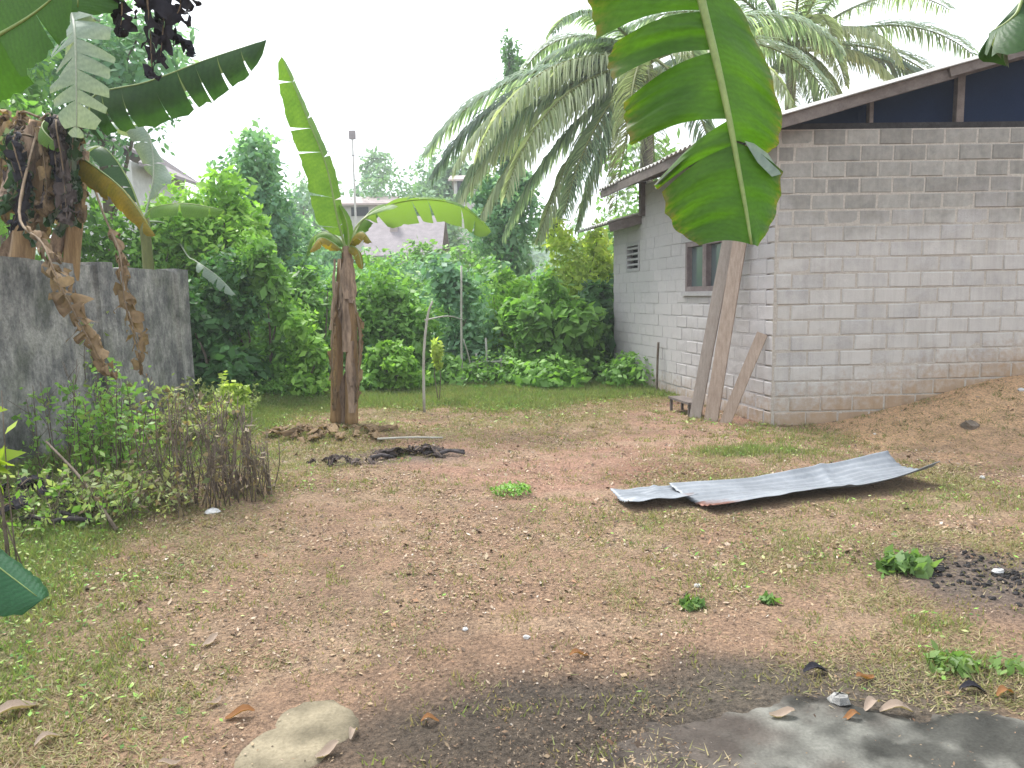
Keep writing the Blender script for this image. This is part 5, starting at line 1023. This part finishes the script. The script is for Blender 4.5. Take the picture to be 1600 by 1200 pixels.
# ------------------------------------------------------------------ grass and litter
def scatter(n, x0, x1, y0, y1, seed, dens, power=1.0):
    r = np.random.default_rng(seed); y = (r.random(n * 4) ** power) * (y1 - y0) + y0; x = r.uniform(x0, x1, n * 4); vis = np.abs(x) < y * .72 + .6; x, y = x[vis], y[vis]
    k = r.random(len(x)) < dens(x, y); return x[k][:n], y[k][:n], r
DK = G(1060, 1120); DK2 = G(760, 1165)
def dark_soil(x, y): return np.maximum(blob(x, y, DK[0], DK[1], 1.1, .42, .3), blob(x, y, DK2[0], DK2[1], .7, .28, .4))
def pad_bare(x, y): return (pad_mask(x, y) > .3) & (x > .25 + .8 * fbm(x, y, .25, 3, 69)) & (np.interp(x, ex, ey) - y > .10 * fbm(x, y, .1, 2, 68))
def under_sheet(x, y):
    out = np.zeros(np.shape(x), bool)
    for a_, b_, w_ in (((1078, 790), (1425, 748), .36), ((968, 792), (1072, 783), .24)):
        p, q = G(*a_)[:2], G(*b_)[:2]; d = (q - p) / np.linalg.norm(q - p); u_ = (x - p[0]) * d[0] + (y - p[1]) * d[1]; v_ = -(x - p[0]) * d[1] + (y - p[1]) * d[0]; out |= (u_ > -.02) & (u_ < np.linalg.norm(q - p) + .02) & (np.abs(v_) < w_)
    return out
tx, ty, r = scatter(21000, -4.6, 6.6, 2.2, 15.5, 5, lambda x, y: .06 + .94 * green_mask(x, y) ** 1.1, 1.25)
inside = ((tx - HC[0]) * NS[0] + (ty - HC[1]) * NS[1] < -.02) & ((tx - HC[0]) * NF[0] + (ty - HC[1]) * NF[1] < -.02); tx, ty = tx[~inside], ty[~inside]
inpad = pad_bare(tx, ty) | (rock_mask(tx, ty) > .25) | under_sheet(tx, ty); tx, ty = tx[~inpad], ty[~inpad]
gm = green_mask(tx, ty); nb = 11; n = len(tx) * nb; bx = np.repeat(tx, nb) + r.normal(size=n) * .035; by = np.repeat(ty, nb) + r.normal(size=n) * .035; g = np.repeat(gm, nb)
h = (.014 + .05 * g * (.45 + .55 * sstep(4, 8, by)) + .022 * np.repeat(r.random(len(tx)), nb)) * (.5 + r.random(n)); w = .0045 + .002 * (by > 8) + .0025 * (by > 11); an = r.uniform(0, 2 * np.pi, n); ln = r.uniform(.2, 1.1, n) * h
b0 = np.stack([bx, by, ground_z(bx, by) - .004 + .014 * (pad_mask(bx, by) > .6)], 1); sd = np.stack([np.cos(an), np.sin(an), 0 * an], 1) * w[:, None]; la = an + r.uniform(-1.5, 1.5, n); tip = b0 + np.stack([np.cos(la) * ln, np.sin(la) * ln, h], 1)
V = np.stack([b0 - sd, b0 + sd, tip], 1).reshape(-1, 3); F = np.arange(n * 3).reshape(-1, 3)
mixv = np.clip(np.repeat(r.random(len(tx)), nb) * .7 + r.random(n) * .4 - .55 * g + .25, 0, 1)[:, None]; cc = np.array((.15, .235, .065)) * (1 - mixv) + np.array((.26, .21, .115)) * mixv; cc = cc * r.uniform(.7, 1.3, (n, 1))
tag(obj('grass', V, F, M['grass'], col=np.repeat(cc, 3, 0)), kind='stuff')
# dry matted turf lying close to the earth
tx, ty, r = scatter(15000, -4.4, 6.4, 2.2, 12.5, 15, lambda x, y: (.06 + .94 * sstep(.46, .66, fbm(x, y, .9, 3, 93))) * (1 - .88 * blob(x, y, -.6, 4.6, 1.5, 1.9, .6)) * (1 - .8 * blob(x, y, .2, 7.8, 1.4, 1.5, .6)) * (1 - .9 * dark_soil(x, y)) * (1 - .9 * blob(x, y, ASH[0], ASH[1], .65, .5)) * (1 - .85 * sstep(3.3, 4.0, x) * sstep(6.9, 7.7, y)), 1.4)
kk = ~(pad_bare(tx, ty) | (rock_mask(tx, ty) > .25) | under_sheet(tx, ty)); tx, ty = tx[kk], ty[kk]; nb = 12; n = len(tx) * nb; bx = np.repeat(tx, nb) + r.normal(size=n) * .05; by = np.repeat(ty, nb) + r.normal(size=n) * .05
an = r.uniform(0, 2 * np.pi, n); L = r.uniform(.015, .05, n); w = .0028 + .0012 * (by > 6); b0 = np.stack([bx, by, ground_z(bx, by) + .002 + .018 * (pad_mask(bx, by) > .6)], 1); sd = np.stack([-np.sin(an), np.cos(an), 0 * an], 1) * w[:, None]; tip = b0 + np.stack([np.cos(an) * L, np.sin(an) * L, L * r.uniform(.05, .6, n)], 1)
V = np.stack([b0 - sd, b0 + sd, tip], 1).reshape(-1, 3); pal = np.array([(.33, .28, .15), (.25, .24, .10), (.40, .33, .21), (.19, .21, .08), (.25, .18, .11)]); cc = pal[r.integers(5, size=n)] * r.uniform(.7, 1.25, (n, 1))
tag(obj('dry_turf', V, np.arange(n * 3).reshape(-1, 3), M['grass'], col=np.repeat(cc, 3, 0)), kind='stuff')
# low broad leaved creeping weeds among the grass
cx_, cy_, r = scatter(26000, -4.6, 6.4, 2.3, 15.0, 8, lambda x, y: green_mask(x, y) ** 1.5, 1.3); kk = ~(pad_bare(cx_, cy_) | (rock_mask(cx_, cy_) > .25) | under_sheet(cx_, cy_)); cx_, cy_ = cx_[kk], cy_[kk]; n = len(cx_); L = r.uniform(.012, .04, n) * (1 + .7 * (cy_ > 9))
c = np.stack([cx_, cy_, ground_z(cx_, cy_) + .008 + r.random(n) * .03], 1); an = r.uniform(0, 6.28, n); t1 = np.stack([np.cos(an), np.sin(an), r.normal(size=n) * .3], 1) * L[:, None]; t2 = np.stack([-np.sin(an), np.cos(an), r.normal(size=n) * .3], 1) * (L * .5)[:, None]
V = np.stack([c - t1 * .5, c + t2 * .5, c + t1 * .5, c - t2 * .5], 1).reshape(-1, 3); F = np.arange(n * 4).reshape(-1, 4); pal = np.array(GREENS['mid'] + GREENS['olive']); cc = pal[r.integers(len(pal), size=n)] * r.uniform(.8, 1.3, (n, 1))
tag(obj('ground_cover', V, F, M['grass'], col=np.repeat(cc, 4, 0)), kind='stuff')
# crumbs of dead leaf, twig and gravel
cx_, cy_, r = scatter(75000, -4.4, 6.4, 2.1, 11.5, 9, lambda x, y: (.12 + .88 * sstep(.35, .7, fbm(x, y, .5, 3, 91))) * (1 - .7 * sstep(3.4, 4.2, x) * sstep(7.0, 7.8, y)), 1.5); n = len(cx_); L = r.uniform(.006, .026, n) * (1 + 1.2 * (r.random(n) < .08)) * (.62 + .45 * sstep(2.6, 5.0, cy_)); asp = r.uniform(.15, .7, n)
c = np.stack([cx_, cy_, ground_z(cx_, cy_) + .004 + r.random(n) * .008 + .028 * (pad_mask(cx_, cy_) > .5)], 1); an = r.uniform(0, 6.28, n); t1 = np.stack([np.cos(an), np.sin(an), r.normal(size=n) * .35], 1) * L[:, None]; t2 = np.stack([-np.sin(an), np.cos(an), r.normal(size=n) * .35], 1) * (L * asp)[:, None]
keep = (~pad_bare(cx_, cy_) | (r.random(n) < .22) & (L < .02)) & ~under_sheet(cx_, cy_) & ((rock_mask(cx_, cy_) < .4) | (r.random(n) < .15))
V = np.stack([c - t1 * .5, c + t2 * .5, c + t1 * .5, c - t2 * .5], 1)[keep].reshape(-1, 3); F = np.arange(len(V)).reshape(-1, 4); pal = np.array([(.34, .25, .16), (.22, .145, .09), (.36, .275, .205), (.10, .07, .05), (.26, .15, .09), (.30, .24, .165), (.46, .40, .34)]); cc = ((1 - .45 * np.maximum(dark_soil(cx_, cy_), blob(cx_, cy_, ASH[0], ASH[1], .65, .5)))[:, None] * pal[r.choice(len(pal), n, p=(.16, .24, .12, .28, .1, .08, .02))] * r.uniform(.8, 1.2, (n, 1)))[keep]
tag(obj('leaf_litter', V, F, M['litter'], col=np.repeat(cc, 4, 0)), kind='stuff')

# ------------------------------------------------------------------ humid air
t = NT('humid_air'); pv = t.new('ShaderNodeVolumePrincipled'); pv.inputs['Color'].default_value = (.92, .96, 1, 1); pv.inputs['Density'].default_value = .0018; pv.inputs['Anisotropy'].default_value = 0.2
t.link(pv.outputs[0], t.out.inputs['Volume'])
m = MB(); m.obox((0, 200, 12.9), (1, 0, 0), (0, 1, 0), UZ, 640, 400, 14.4); tag(m.build('haze', t.m), kind='stuff')
